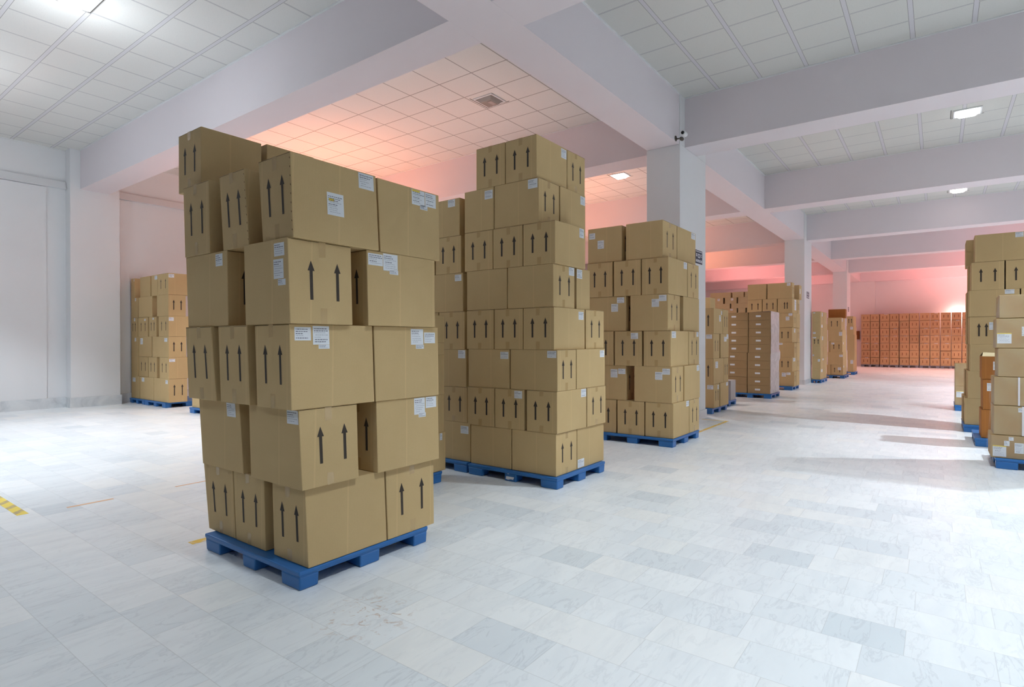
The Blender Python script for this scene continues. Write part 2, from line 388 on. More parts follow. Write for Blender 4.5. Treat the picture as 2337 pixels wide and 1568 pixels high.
DATA = [
['S1',1,['front',0,3],[-4.523,-4.1187,2.134,2.794,-4.6065,-4.1584,2.134,2.794,0.125,0.628],'F',[],0],
['S1',1,['front',1,3],[-4.1057,-3.7047,2.13,2.7795,-4.1453,-3.7257,2.13,2.79,0.125,0.628],'F',[],0],
['S1',1,'corner',[-3.6059,-3.2027,2.13,2.7795,-3.6286,-3.2428,2.13,2.7913,0.125,0.628],'F',[],0],
['S1',1,['rear',0],[-3.8597,-3.1997,2.7835,3.2608,-3.8998,-3.2398,2.7957,3.2954,0.125,0.628],'R',[],0],
['S1',2,['front',0,2],[-4.5588,-3.9477,2.105,2.535,-4.6191,-4.006,2.105,2.535,0.628,1.138],'R',[['F',0.701,0.029,0.908,0.224,0]],0],
['S1',2,'corner',[-3.8193,-3.2,2.085,2.5283,-3.8436,-3.2381,2.085,2.5426,0.628,1.138],'R',[['F',0.778,0.015,0.988,0.188,0]],0],
['S1',2,['rear',0],[-3.63,-3.2,2.6902,3.3197,-3.6681,-3.2381,2.7087,3.3485,0.628,1.138],'F',[['R',0.579,0.015,0.761,0.262,0],['R',0.652,0.244,0.774,0.309,0],['R',0.776,0.015,0.96,0.182,0]],0],
['S1',3,['front',0,3],[-4.6193,-4.1812,2.03,2.69,-4.6656,-4.2607,2.03,2.69,1.138,1.682],'F',[],0],
['S1',3,['front',1,3],[-4.1329,-3.733,2.034,2.694,-4.1678,-3.7663,2.034,2.694,1.138,1.682],'F',[],0],
['S1',3,'corner',[-3.637,-3.2282,2.03,2.6897,-3.6647,-3.2525,2.03,2.6905,1.138,1.682],'F',[['R',0.052,0.035,0.232,0.193,0],['R',0.253,0.019,0.443,0.242,0],['R',0.315,0.244,0.443,0.293,0]],0],
['S1',3,['rear',0],[-3.6542,-3.2242,2.6937,3.3426,-3.6785,-3.2485,2.6955,3.3571,1.138,1.682],'F',[['R',0.545,0.029,0.745,0.252,0],['R',0.621,0.255,0.753,0.311,0],['R',0.76,0.076,0.945,0.232,0]],0],
['S1',4,['front',0,2],[-4.6574,-4.0382,2.045,2.475,-4.6926,-4.052,2.045,2.475,1.682,2.222],'R',[['F',0.739,0.031,0.899,0.195,0]],0],
['S1',4,'corner',[-3.7529,-3.2165,2.015,2.4924,-3.7728,-3.2455,2.015,2.5007,1.682,2.222],'R',[['F',0.707,0.049,0.928,0.204,0],['F',0.685,0.239,0.9,0.469,0],['F',0.773,0.477,0.935,0.55,0]],0],
['S1',4,['rear',0],[-3.6465,-3.2165,2.6218,3.2943,-3.6755,-3.2455,2.6294,3.3192,1.682,2.222],'F',[['R',0.016,0.038,0.212,0.195,0],['R',0.218,0.015,0.421,0.248,0],['R',0.305,0.231,0.428,0.29,0]],0],
['S1',5,['front',0,3],[-4.6953,-4.2908,2.04,2.7,-4.7237,-4.3077,2.04,2.7,2.222,2.765],'F',[],0],
['S1',5,['front',1,3],[-4.1257,-3.7635,2.052,2.712,-4.1805,-3.831,2.052,2.712,2.222,2.765],'F',[],0],
['S1',5,'corner',[-3.5787,-3.2213,2.04,2.7288,-3.632,-3.2549,2.04,2.7264,2.222,2.765],'F',[['R',0.77,0.015,0.965,0.219,0],['R',0.379,0.372,0.572,0.651,1]],0],
['S1',5,['rear',0],[-3.6713,-3.2413,2.7522,3.3728,-3.7049,-3.2749,2.7521,3.3979,2.222,2.765],'F',[['R',0.527,0.015,0.745,0.237,1],['R',0.663,0.217,0.79,0.285,0],['R',0.754,0.015,0.941,0.221,0]],0],
['S2',1,['front',0,2],[-4.4494,-3.8476,5.144,5.574,-4.4494,-3.8476,5.144,5.574,0.125,0.5822],'R',[],0],
['S2',1,'corner',[-3.8394,-3.2496,5.14,5.578,-3.8394,-3.2496,5.14,5.578,0.125,0.5822],'R',[],0],
['S2',1,['rear',0],[-3.6796,-3.2496,5.5862,6.2263,-3.6796,-3.2496,5.5862,6.2263,0.125,0.5822],'F',[['R',0.012,0.767,0.242,0.972,0]],0],
['S2',2,['front',0,3],[-4.4938,-4.0878,5.135,5.795,-4.4938,-4.0878,5.135,5.795,0.5822,1.033],'F',[],0],
['S2',2,['front',1,3],[-4.0819,-3.6657,5.139,5.7733,-4.0819,-3.6657,5.139,5.7733,0.5822,1.033],'F',[['F',0.674,0.035,0.939,0.223,0]],0],
['S2',2,'corner',[-3.6345,-3.2326,5.135,5.7733,-3.6345,-3.2326,5.135,5.7733,0.5822,1.033],'F',[['R',0.797,0.015,0.982,0.214,0]],0],
['S2',2,['rear',0],[-3.8876,-3.2276,5.7773,6.2351,-3.8876,-3.2276,5.7773,6.2351,0.5822,1.033],'R',[],0],
['S2',3,['front',0,2],[-4.4872,-3.8693,5.143,5.573,-4.4872,-3.8693,5.143,5.573,1.033,1.4787],'R',[['F',0.787,0.063,0.975,0.244,0]],0],
['S2',3,'corner',[-3.8584,-3.2327,5.14,5.5382,-3.8584,-3.2327,5.14,5.5382,1.033,1.4787],'R',[['F',0.794,0.027,0.981,0.195,0]],0],
['S2',3,['rear',0],[-3.6627,-3.2327,5.5463,6.2257,-3.6627,-3.2327,5.5463,6.2257,1.033,1.4787],'F',[['R',0.806,0.042,0.972,0.224,0]],0],
['S2',4,['front',0,3],[-4.5089,-4.0945,5.139,5.799,-4.5089,-4.0945,5.139,5.799,1.4787,1.9364],'F',[],0],
['S2',4,['front',1,3],[-4.0841,-3.6795,5.135,5.795,-4.0841,-3.6795,5.135,5.795,1.4787,1.9364],'F',[],0],
['S2',4,'corner',[-3.6745,-3.2711,5.135,5.8008,-3.6745,-3.2711,5.135,5.8008,1.4787,1.9364],'F',[['R',0.783,0.066,0.954,0.266,0]],0],
['S2',4,['rear',0],[-3.9191,-3.2591,5.8048,6.2477,-3.9191,-3.2591,5.8048,6.2477,1.4787,1.9364],'R',[],0],
['S2',5,['front',0,2],[-4.5102,-3.9038,5.143,5.573,-4.5102,-3.9038,5.143,5.573,1.9364,2.4005],'R',[],0],
['S2',5,'corner',[-3.8964,-3.2835,5.14,5.5918,-3.8964,-3.2835,5.14,5.5918,1.9364,2.4005],'R',[['R',0.719,0.015,0.979,0.212,0]],0],
['S2',5,['rear',0],[-3.7135,-3.2835,5.6319,5.9444,-3.7135,-3.2835,5.6319,5.9444,1.9364,2.4005],'',[['R',0.012,0.026,0.405,0.248,0]],0],
['S2',6,['front',0,3],[-4.5418,-4.1098,5.14,5.8,-4.5418,-4.1098,5.14,5.8,2.4005,2.8597],'F',[],0],
['S2',6,['front',1,3],[-4.1013,-3.685,5.136,5.796,-4.1013,-3.685,5.136,5.796,2.4005,2.8597],'F',[],0],
['S2',6,'corner',[-3.6768,-3.2568,5.136,5.7911,-3.6768,-3.2568,5.136,5.7911,2.4005,2.8597],'F',[['R',0.789,0.015,0.944,0.245,0]],0],
['S2',7,['front',0,2],[-4.5445,-4.0945,5.143,5.573,-4.5445,-4.0945,5.143,5.573,2.8597,3.3493],'',[['F',0.698,0.064,0.968,0.268,0]],0],
['S2',7,'corner',[-4.0868,-3.4684,5.14,5.5617,-4.0868,-3.4684,5.14,5.5617,2.8597,3.3493],'R',[['F',0.769,0.015,0.975,0.221,0]],0],
['S2',7,['rear',0],[-3.8984,-3.4684,5.5799,6.1673,-3.8984,-3.4684,5.5799,6.1673,2.8597,3.3493],'F',[['R',0.789,0.042,0.984,0.252,0]],0],
['S2',8,['front',0,2],[-4.3628,-3.9319,5.144,5.7861,-4.3628,-3.9319,5.144,5.7861,3.3493,3.8271],'F',[],0],
['S2',8,'corner',[-3.9267,-3.4994,5.144,5.7819,-3.9267,-3.4994,5.144,5.7819,3.3493,3.8271],'F',[['R',0.8,0.04,0.984,0.265,0]],0],
['S2',8,['rear',0],[-4.1594,-3.4994,5.7901,6.2105,-4.1594,-3.4994,5.7901,6.2105,3.3493,3.8271],'R',[],0],
['S2b',1,['front',1,2],[-5.1351,-4.4751,5.17,5.6,-5.1351,-4.4751,5.17,5.6,0.125,0.5922],'R',[['F',0.762,0.089,0.954,0.288,0]],0],
['S2b',1,['front',0,2],[-5.8101,-5.1501,5.17,5.6,-5.8101,-5.1501,5.17,5.6,0.125,0.5922],'R',[],0],
['S2b',2,['front',1,2],[-4.9538,-4.5238,5.17,5.83,-4.9538,-4.5238,5.17,5.83,0.5922,1.0185],'F',[],0],
['S2b',2,['front',0,2],[-5.3988,-4.9688,5.17,5.83,-5.3988,-4.9688,5.17,5.83,0.5922,1.0185],'F',[],0],
['S2b',3,['front',1,2],[-5.1992,-4.5392,5.17,5.6,-5.1992,-4.5392,5.17,5.6,1.0185,1.4702],'R',[['F',0.8,0.015,0.974,0.232,0]],0],
['S2b',3,['front',0,2],[-5.8742,-5.2142,5.17,5.6,-5.8742,-5.2142,5.17,5.6,1.0185,1.4702],'R',[],0],
['S2b',4,['front',1,2],[-4.9938,-4.5638,5.17,5.83,-4.9938,-4.5638,5.17,5.83,1.4702,1.932],'F',[],0],
['S2b',4,['front',0,2],[-5.4388,-5.0088,5.17,5.83,-5.4388,-5.0088,5.17,5.83,1.4702,1.932],'F',[],0],
['S2b',5,['front',1,2],[-5.2485,-4.5885,5.17,5.6,-5.2485,-4.5885,5.17,5.6,1.932,2.3995],'R',[['F',0.796,0.042,0.958,0.208,0]],0],
['S2b',5,['front',0,2],[-5.9235,-5.2635,5.17,5.6,-5.9235,-5.2635,5.17,5.6,1.932,2.3995],'R',[],0],
['S2b',6,['front',1,2],[-5.0527,-4.6227,5.17,5.83,-5.0527,-4.6227,5.17,5.83,2.3995,2.8557],'F',[],0],
['S2b',6,['front',0,2],[-5.4977,-5.0677,5.17,5.83,-5.4977,-5.0677,5.17,5.83,2.3995,2.8557],'F',[],0],
['S2b',7,['front',1,2],[-5.3045,-4.6445,5.17,5.6,-5.3045,-4.6445,5.17,5.6,2.8557,3.3126],'R',[['F',0.709,0.016,0.889,0.212,0]],0],
['S2b',7,['front',0,2],[-5.9795,-5.3195,5.17,5.6,-5.9795,-5.3195,5.17,5.6,2.8557,3.3126],'R',[],0],
['S1b',1,['rear',0],[-4.87,-4.44,4.0496,4.7096,-4.87,-4.44,4.0496,4.7096,0.125,0.5545],'F',[['R',0.853,0.024,0.914,0.199,0]],0],
['S1b',1,['rear',1],[-4.87,-4.44,3.3796,4.0396,-4.87,-4.44,3.3796,4.0396,0.125,0.5545],'',[],0],
['S1b',2,['rear',0],[-5.1,-4.44,4.2545,4.6845,-5.1,-4.44,4.2545,4.6845,0.5545,0.9769],'',[],0],
['S1b',2,['rear',1],[-5.1,-4.44,3.8145,4.2445,-5.1,-4.44,3.8145,4.2445,0.5545,0.9769],'',[],0],
['S1b',3,['rear',0],[-4.87,-4.44,4.0277,4.6877,-4.87,-4.44,4.0277,4.6877,0.9769,1.4208],'F',[],0],
['S1b',3,['rear',1],[-4.87,-4.44,3.3577,4.0177,-4.87,-4.44,3.3577,4.0177,0.9769,1.4208],'',[],0],
['S1b',4,['rear',0],[-5.1,-4.44,4.2577,4.6877,-5.1,-4.44,4.2577,4.6877,1.4208,1.555],'',[],0],
['S1b',4,['rear',1],[-5.1,-4.44,3.8177,4.2477,-5.1,-4.44,3.8177,4.2477,1.4208,1.555],'',[],0],
['S1b',5,['rear',0],[-4.87,-4.44,4.0339,4.6939,-4.87,-4.44,4.0339,4.6939,1.555,1.8581],'F',[],0],
['S1b',5,['rear',1],[-4.87,-4.44,3.3639,4.0239,-4.87,-4.44,3.3639,4.0239,1.555,1.8581],'',[],0],
['S3',1,['front',0,3],[-4.5361,-4.0517,8.164,8.824,-4.5361,-4.0517,8.164,8.824,0.125,0.6471],'F',[],0],
['S3',1,['front',1,3],[-4.0308,-3.5797,8.16,8.82,-4.0308,-3.5797,8.16,8.82,0.125,0.6471],'F',[],0],
['S3',1,'corner',[-3.567,-3.1216,8.16,8.8332,-3.567,-3.1216,8.16,8.8332,0.125,0.6471],'F',[['R',0.802,0.015,0.988,0.178,0]],0],
['S3',1,['rear',0],[-3.7816,-3.1216,8.8543,9.3015,-3.7816,-3.1216,8.8543,9.3015,0.125,0.6471],'R',[],0],
['S3',2,['front',0,2],[-4.5912,-3.886,8.18,8.61,-4.5912,-3.886,8.18,8.61,0.6471,1.1883],'R',[['F',0.622,0.111,0.791,0.353,0],['F',0.81,0.09,0.984,0.244,0]],0],
['S3',2,'corner',[-3.7459,-3.1382,8.16,8.6198,-3.7459,-3.1382,8.16,8.6198,0.6471,1.1883],'R',[['F',0.751,0.052,0.945,0.215,0],['F',0.561,0.148,0.751,0.365,0]],0],
['S3',2,['rear',0],[-3.5482,-3.1182,8.6238,9.3297,-3.5482,-3.1182,8.6238,9.3297,0.6471,1.1883],'F',[['R',0.776,0.02,0.958,0.185,0]],0],
['S3',3,['front',0,3],[-4.5823,-4.095,8.164,8.824,-4.5823,-4.095,8.164,8.824,1.1883,1.7259],'F',[],0],
['S3',3,['front',1,3],[-4.0767,-3.6177,8.16,8.82,-4.0767,-3.6177,8.16,8.82,1.1883,1.7259],'F',[['F',0.607,0.054,0.872,0.228,0]],0],
['S3',3,'corner',[-3.5923,-3.1572,8.16,8.8987,-3.5923,-3.1572,8.16,8.8987,1.1883,1.7259],'F',[['R',0.042,0.019,0.272,0.201,0]],0],
['S3',3,['rear',0],[-3.8172,-3.1572,8.9199,9.4078,-3.8172,-3.1572,8.9199,9.4078,1.1883,1.7259],'R',[['R',0.719,0.017,0.922,0.16,0]],0],
['S3',4,['front',0,2],[-4.5912,-3.886,8.18,8.61,-4.5912,-3.886,8.18,8.61,1.7259,2.273],'R',[['F',0.78,0.033,0.959,0.194,0],['F',0.638,0.213,0.807,0.438,0]],0],
['S3',4,'corner',[-3.8109,-3.2027,8.16,8.6595,-3.8109,-3.2027,8.16,8.6595,1.7259,2.273],'R',[['F',0.769,0.027,0.964,0.193,0],['F',0.578,0.128,0.773,0.346,0]],0],
['S3',4,['rear',0],[-3.6327,-3.2027,8.8022,9.5433,-3.6327,-3.2027,8.8022,9.5433,1.7259,2.273],'F',[],0],
['S3',5,['front',0,3],[-4.5678,-4.114,8.164,8.824,-4.5678,-4.114,8.164,8.824,2.273,2.8234],'F',[],0],
['S3',5,['front',1,3],[-4.0902,-3.6355,8.16,8.82,-4.0902,-3.6355,8.16,8.82,2.273,2.8234],'F',[],0],
['S3',5,'corner',[-3.6228,-3.1955,8.16,8.9567,-3.6228,-3.1955,8.16,8.9567,2.273,2.8234],'F',[['R',0.798,0.023,0.982,0.211,0]],0],
['S3',5,['rear',0],[-3.8555,-3.1955,8.978,9.4985,-3.8555,-3.1955,8.978,9.4985,2.273,2.8234],'R',[],0],
['S3',6,['front',0,2],[-4.5651,-3.96,8.185,8.615,-4.5651,-3.96,8.185,8.615,2.8234,3.3823],'R',[['F',0.039,0.127,0.219,0.299,0],['F',0.293,0.361,0.483,0.598,0]],0],
['S3',6,'corner',[-3.8892,-3.2864,8.17,8.743,-3.8892,-3.2864,8.17,8.743,2.8234,3.3823],'R',[],0],
['S3',6,['rear',0],[-3.7164,-3.2864,8.7632,9.6107,-3.7164,-3.2864,8.7632,9.6107,2.8234,3.3823],'F',[['R',0.747,0.015,0.972,0.198,0]],0],
['S4',1,'corner',[-4.2337,-3.8453,12.4,12.7928,-4.2337,-3.8453,12.4,12.7928,0.125,0.6431],'R',[['F',0.619,0.045,0.969,0.219,0],['R',0.625,0.059,0.851,0.243,0]],0],
['S4',1,['rear',0],[-4.2753,-3.8453,12.8411,13.4705,-4.2753,-3.8453,12.8411,13.4705,0.125,0.6431],'F',[['R',0.695,0.015,0.92,0.17,0]],0],
['S4',2,'corner',[-4.2816,-3.8506,12.4,13.0926,-4.2816,-3.8506,12.4,13.0926,0.6431,1.191],'F',[['R',0.168,0.122,0.43,0.382,0]],0],
['S4',2,['rear',0],[-4.5106,-3.8506,13.1051,13.4695,-4.5106,-3.8506,13.1051,13.4695,0.6431,1.191],'R',[],0],
['S4',3,'corner',[-4.2337,-3.8595,12.4,12.828,-4.2337,-3.8595,12.4,12.828,1.191,1.7319],'R',[['F',0.584,0.042,0.929,0.209,0]],0],
['S4',3,['rear',0],[-4.2895,-3.8595,12.9189,13.5268,-4.2895,-3.8595,12.9189,13.5268,1.191,1.7319],'F',[['R',0.722,0.015,0.958,0.21,0],['R',0.408,0.124,0.723,0.317,0]],0],
['S4',4,'corner',[-4.2816,-3.8506,12.4,13.0366,-4.2816,-3.8506,12.4,13.0366,1.7319,2.2761],'F',[['R',0.816,0.076,0.942,0.227,0],['R',0.607,0.255,0.778,0.51,0]],0],
['S4',4,['rear',0],[-4.5106,-3.8506,13.0552,13.4629,-4.5106,-3.8506,13.0552,13.4629,1.7319,2.2761],'R',[],0],
['S4b',1,'only',[-5.4471,-4.7871,15.12,15.55,-5.4471,-4.7871,15.12,15.55,0.125,0.6423],'',[],0],
['S4b',2,'only',[-5.4471,-4.7871,15.12,15.55,-5.4471,-4.7871,15.12,15.55,0.6423,1.1596],'',[],0],
['S4b',3,'only',[-5.4471,-4.7871,15.12,15.55,-5.4471,-4.7871,15.12,15.55,1.1596,1.6769],'',[],0],
['S4b',4,'only',[-5.4471,-4.7871,15.12,15.55,-5.4471,-4.7871,15.12,15.55,1.6769,2.1942],'',[],0],
['S4b',5,'only',[-5.4471,-4.7871,15.12,15.55,-5.4471,-4.7871,15.12,15.55,2.1942,2.7115],'',[],0],
['S6',1,['front',0,2],[-4.966,-4.3333,19.85,20.28,-4.966,-4.3333,19.85,20.28,0.125,0.598],'',[],0],
['S6',1,'corner',[-4.3206,-3.6478,19.85,20.157,-4.3206,-3.6478,19.85,20.157,0.125,0.598],'R',[['F',0.456,0.088,0.639,0.36,0],['F',0.661,0.067,0.843,0.237,0]],0],
['S6',1,['rear',0],[-4.0778,-3.6478,20.1977,20.7113,-4.0778,-3.6478,20.1977,20.7113,0.125,0.598],'F',[],0],
['S6',2,['front',0,3],[-5.0585,-4.5962,19.85,20.51,-5.0585,-4.5962,19.85,20.51,0.598,1.054],'F',[],0],
['S6',2,['front',1,3],[-4.5807,-4.1571,19.85,20.51,-4.5807,-4.1571,19.85,20.51,0.598,1.054],'F',[],0],
['S6',2,'corner',[-4.1396,-3.7059,19.85,20.5752,-4.1396,-3.7059,19.85,20.5752,0.598,1.054],'F',[['R',0.224,0.076,0.686,0.313,0]],0],
['S6',2,['rear',0],[-4.3659,-3.7059,20.603,21.0562,-4.3659,-3.7059,20.603,21.0562,0.598,1.054],'R',[],0],
['S6',3,['front',0,2],[-4.966,-4.3459,19.85,20.28,-4.966,-4.3459,19.85,20.28,1.054,1.5143],'',[],0],
['S6',3,'corner',[-4.3333,-3.6478,19.85,20.2249,-4.3333,-3.6478,19.85,20.2249,1.054,1.5143],'R',[['F',0.356,0.015,0.501,0.149,0]],0],
['S6',3,['rear',0],[-4.0778,-3.6478,20.2658,20.7825,-4.0778,-3.6478,20.2658,20.7825,1.054,1.5143],'F',[],0],
['S6',4,['front',0,3],[-5.0585,-4.5962,19.85,20.51,-5.0585,-4.5962,19.85,20.51,1.5143,2.0011],'F',[],0],
['S6',4,['front',1,3],[-4.5807,-4.1571,19.85,20.51,-4.5807,-4.1571,19.85,20.51,1.5143,2.0011],'F',[],0],
['S6',4,'corner',[-4.1396,-3.7059,19.85,20.6169,-4.1396,-3.7059,19.85,20.6169,1.5143,2.0011],'F',[['R',0.38,0.074,0.644,0.335,0]],0],
['S6',4,['rear',0],[-4.3659,-3.7059,20.6447,21.0851,-4.3659,-3.7059,20.6447,21.0851,1.5143,2.0011],'R',[],0],
['S6',5,['front',0,2],[-4.966,-4.384,19.85,20.28,-4.966,-4.384,19.85,20.28,2.0011,2.4577],'',[],0],
['S6',5,'corner',[-4.3713,-3.672,19.85,20.2908,-4.3713,-3.672,19.85,20.2908,2.0011,2.4577],'R',[['F',0.801,0.015,0.958,0.184,0],['F',0.679,0.241,0.836,0.504,0]],0],
['S6',5,['rear',0],[-4.102,-3.672,20.3181,20.9493,-4.102,-3.672,20.3181,20.9493,2.0011,2.4577],'F',[],0],
['S6',6,['front',0,3],[-5.0585,-4.6091,19.85,20.51,-5.0585,-4.6091,19.85,20.51,2.4577,2.9317],'F',[],0],
['S6',6,['front',1,3],[-4.5936,-4.1546,19.85,20.51,-4.5936,-4.1546,19.85,20.51,2.4577,2.9317],'F',[],0],
['S6',6,'corner',[-4.1396,-3.7011,19.85,20.6176,-4.1396,-3.7011,19.85,20.6176,2.4577,2.9317],'F',[['R',0.428,0.073,0.782,0.788,0]],0],
['S6',6,['rear',0],[-4.3611,-3.7011,20.6595,21.0286,-4.3611,-3.7011,20.6595,21.0286,2.4577,2.9317],'R',[],0],
['S6',7,['front',0,2],[-5.0585,-4.4782,19.85,20.28,-5.0585,-4.4782,19.85,20.28,2.9317,3.4303],'R',[],0],
['S6',7,'corner',[-4.4476,-3.7108,19.85,20.1931,-4.4476,-3.7108,19.85,20.1931,2.9317,3.4303],'R',[['F',0.793,0.027,0.939,0.204,0]],0],
['S16',1,['front',0,3],[-16.72,-16.2094,5.952,6.382,-16.72,-16.2094,5.952,6.382,0.125,0.688],'',[['F',0.155,0.069,0.524,0.258,0]],0],
['S16',1,['front',1,3],[-16.1853,-15.3842,5.952,6.382,-16.1853,-15.3842,5.952,6.382,0.125,0.688],'',[['F',0.137,0.037,0.337,0.212,0]],0],
['S16',1,'corner',[-15.373,-14.5351,5.952,6.3743,-15.373,-14.5351,5.952,6.3743,0.125,0.688],'R',[['F',0.796,0.059,0.941,0.212,0]],0],
['S16',2,['front',0,4],[-16.72,-16.3181,5.952,6.382,-16.72,-16.3181,5.952,6.382,0.688,1.1935],'',[],0],
['S16',2,['front',1,4],[-16.3122,-15.7498,5.972,6.632,-16.3122,-15.7498,5.972,6.632,0.688,1.1935],'F',[],0],
['S16',2,['front',2,4],[-15.6683,-15.1894,5.952,6.612,-15.6683,-15.1894,5.952,6.612,0.688,1.1935],'F',[],0],
['S16',2,'corner',[-15.0359,-14.5351,5.952,6.4986,-15.0359,-14.5351,5.952,6.4986,0.688,1.1935],'F',[['R',0.024,0.067,0.261,0.204,0]],0],
['S16',3,['front',0,3],[-16.72,-16.2878,5.952,6.382,-16.72,-16.2878,5.952,6.382,1.1935,1.692],'',[['F',0.503,0.052,0.734,0.228,0]],0],
['S16',3,['front',1,3],[-16.2728,-15.5117,5.962,6.392,-16.2728,-15.5117,5.962,6.392,1.1935,1.692],'',[['F',0.133,0.071,0.329,0.377,0]],0],
['S16',3,'corner',[-15.4405,-14.5351,5.952,6.3519,-15.4405,-14.5351,5.952,6.3519,1.1935,1.692],'R',[['F',0.75,0.073,0.925,0.25,0]],0],
['S16',4,['front',0,4],[-16.72,-16.3485,5.952,6.612,-16.72,-16.3485,5.952,6.612,1.692,2.1811],'F',[['F',0.499,0.015,0.704,0.18,0]],0],
['S16',4,['front',1,4],[-16.297,-15.7234,5.962,6.622,-16.297,-15.7234,5.962,6.622,1.692,2.1811],'F',[['F',0.621,0.084,0.774,0.184,0]],0],
['S16',4,['front',2,4],[-15.6224,-15.217,5.952,6.612,-15.6224,-15.217,5.952,6.612,1.692,2.1811],'F',[['F',0.487,0.061,0.681,0.149,0]],0],
['S16',4,'corner',[-15.0796,-14.5351,5.952,6.4986,-15.0796,-14.5351,5.952,6.4986,1.692,2.1811],'F',[['R',0.012,0.073,0.212,0.243,0]],0],
['S16',5,['front',0,3],[-16.72,-16.3181,5.952,6.382,-16.72,-16.3181,5.952,6.382,2.1811,2.6872],'',[['F',0.62,0.015,0.784,0.164,0]],0],
['S16',5,['front',1,3],[-16.2455,-15.4405,5.952,6.382,-16.2455,-15.4405,5.952,6.382,2.1811,2.6872],'',[],0],
['S16',5,'corner',[-15.1729,-14.5351,5.952,6.3452,-15.1729,-14.5351,5.952,6.3452,2.1811,2.6872],'R',[],0],
['S16',6,['front',0,4],[-16.72,-16.5016,5.952,6.382,-16.72,-16.5016,5.952,6.382,2.6872,3.1928],'',[['F',0.816,0.015,0.983,0.154,0]],0],
['S16',6,['front',1,4],[-16.1825,-15.58,5.962,6.392,-16.1825,-15.58,5.962,6.392,2.6872,3.1928],'',[],0],
['S16',6,['front',2,4],[-15.48,-15.1344,5.952,6.382,-15.48,-15.1344,5.952,6.382,2.6872,3.1928],'',[['F',0.54,0.04,0.988,0.228,0]],0],
['S16',6,'corner',[-15.1179,-14.5351,5.952,6.4759,-15.1179,-14.5351,5.952,6.4759,2.6872,3.1928],'F',[['R',0.012,0.044,0.245,0.208,0]],0],
['S17',1,'only',[-13.2117,-12.5517,5.8857,6.3157,-13.2117,-12.5517,5.8857,6.3157,0.125,0.58],'',[['F',0.08,0.03,0.3,0.16,0]],0],
['S11',1,['col',0],[-3.7636,-3.287,40.6872,41.2672,-3.7662,-3.287,40.6872,41.2672,0.14,0.5748],'F',[['F',0.45,0.02,0.8,0.08,0]],1],
['S11',2,['col',0],[-3.7606,-3.286,40.7443,41.3243,-3.7623,-3.286,40.7443,41.3243,0.5748,1.0097],'F',[],1],
['S11',3,['col',0],[-3.7629,-3.29,40.6994,41.2794,-3.7646,-3.29,40.6994,41.2794,1.0097,1.4445],'F',[['F',0.45,0.02,0.8,0.08,0]],1],
['S11',4,['col',0],[-3.7574,-3.2891,40.738,41.318,-3.7592,-3.2891,40.738,41.318,1.4445,1.8793],'F',[],1],
['S11',5,['col',0],[-3.7615,-3.2858,40.7239,41.3039,-3.7592,-3.2858,40.7239,41.3039,1.8793,2.3141],'F',[],1],
['S11',6,['col',0],[-3.7631,-3.2848,40.7224,41.3024,-3.765,-3.2848,40.7224,41.3024,2.3141,2.749],'F',[],1],
['S11',7,['col',0],[-3.7595,-3.2858,40.6863,41.2663,-3.7592,-3.2858,40.6863,41.2663,2.749,3.1838],'F',[],1],
['S11',1,['col',1],[-3.2769,-2.8192,40.7436,41.3236,-3.2749,-2.8192,40.7436,41.3236,0.14,0.5748],'F',[],1],
['S11',2,['col',1],[-3.2756,-2.8203,40.709,41.289,-3.2776,-2.8203,40.709,41.289,0.5748,1.0097],'F',[['F',0.45,0.02,0.8,0.08,0]],1],
['S11',3,['col',1],[-3.2796,-2.8218,40.7369,41.3169,-3.2788,-2.8218,40.7369,41.3169,1.0097,1.4445],'F',[['F',0.45,0.02,0.8,0.08,0]],1],
['S11',4,['col',1],[-3.2776,-2.8195,40.7174,41.2974,-3.2746,-2.8195,40.7174,41.2974,1.4445,1.8793],'F',[['F',0.45,0.02,0.8,0.08,0]],1],
['S11',5,['col',1],[-3.2794,-2.8204,40.7089,41.2889,-3.2808,-2.8204,40.7089,41.2889,1.8793,2.3141],'F',[],1],
['S11',6,['col',1],[-3.2779,-2.8208,40.7323,41.3123,-3.2754,-2.8208,40.7323,41.3123,2.3141,2.749],'F',[],1],
['S11',7,['col',1],[-3.2799,-2.8197,40.6843,41.2643,-3.2792,-2.8197,40.6843,41.2643,2.749,3.1838],'F',[],1],
['S11',1,['col',2],[-2.7939,-2.3174,40.7032,41.2832,-2.7967,-2.3174,40.7032,41.2832,0.14,0.5748],'F',[['F',0.45,0.02,0.8,0.08,0]],1],
['S11',2,['col',2],[-2.7873,-2.3162,40.7427,41.3227,-2.7845,-2.3162,40.7427,41.3227,0.5748,1.0097],'F',[],1],
['S11',3,['col',2],[-2.7913,-2.3121,40.7002,41.2802,-2.7918,-2.3121,40.7002,41.2802,1.0097,1.4445],'F',[],1],
['S11',4,['col',2],[-2.7865,-2.3184,40.7234,41.3034,-2.7883,-2.3184,40.7234,41.3034,1.4445,1.8793],'F',[['F',0.45,0.02,0.8,0.08,0]],1],
['S11',5,['col',2],[-2.7916,-2.3176,40.6896,41.2696,-2.7927,-2.3176,40.6896,41.2696,1.8793,2.3141],'F',[],1],
['S11',6,['col',2],[-2.7953,-2.316,40.6831,41.2631,-2.7961,-2.316,40.6831,41.2631,2.3141,2.749],'F',[],1],
['S11',7,['col',2],[-2.7896,-2.3137,40.6868,41.2668,-2.7913,-2.3137,40.6868,41.2668,2.749,3.1838],'F',[['F',0.45,0.02,0.8,0.08,0]],1],
['S11',1,['col',3],[-2.3096,-1.849,40.6839,41.2639,-2.3117,-1.849,40.6839,41.2639,0.14,0.5748],'F',[],1],
['S11',2,['col',3],[-2.3093,-1.8484,40.7143,41.2943,-2.3116,-1.8484,40.7143,41.2943,0.5748,1.0097],'F',[],1],
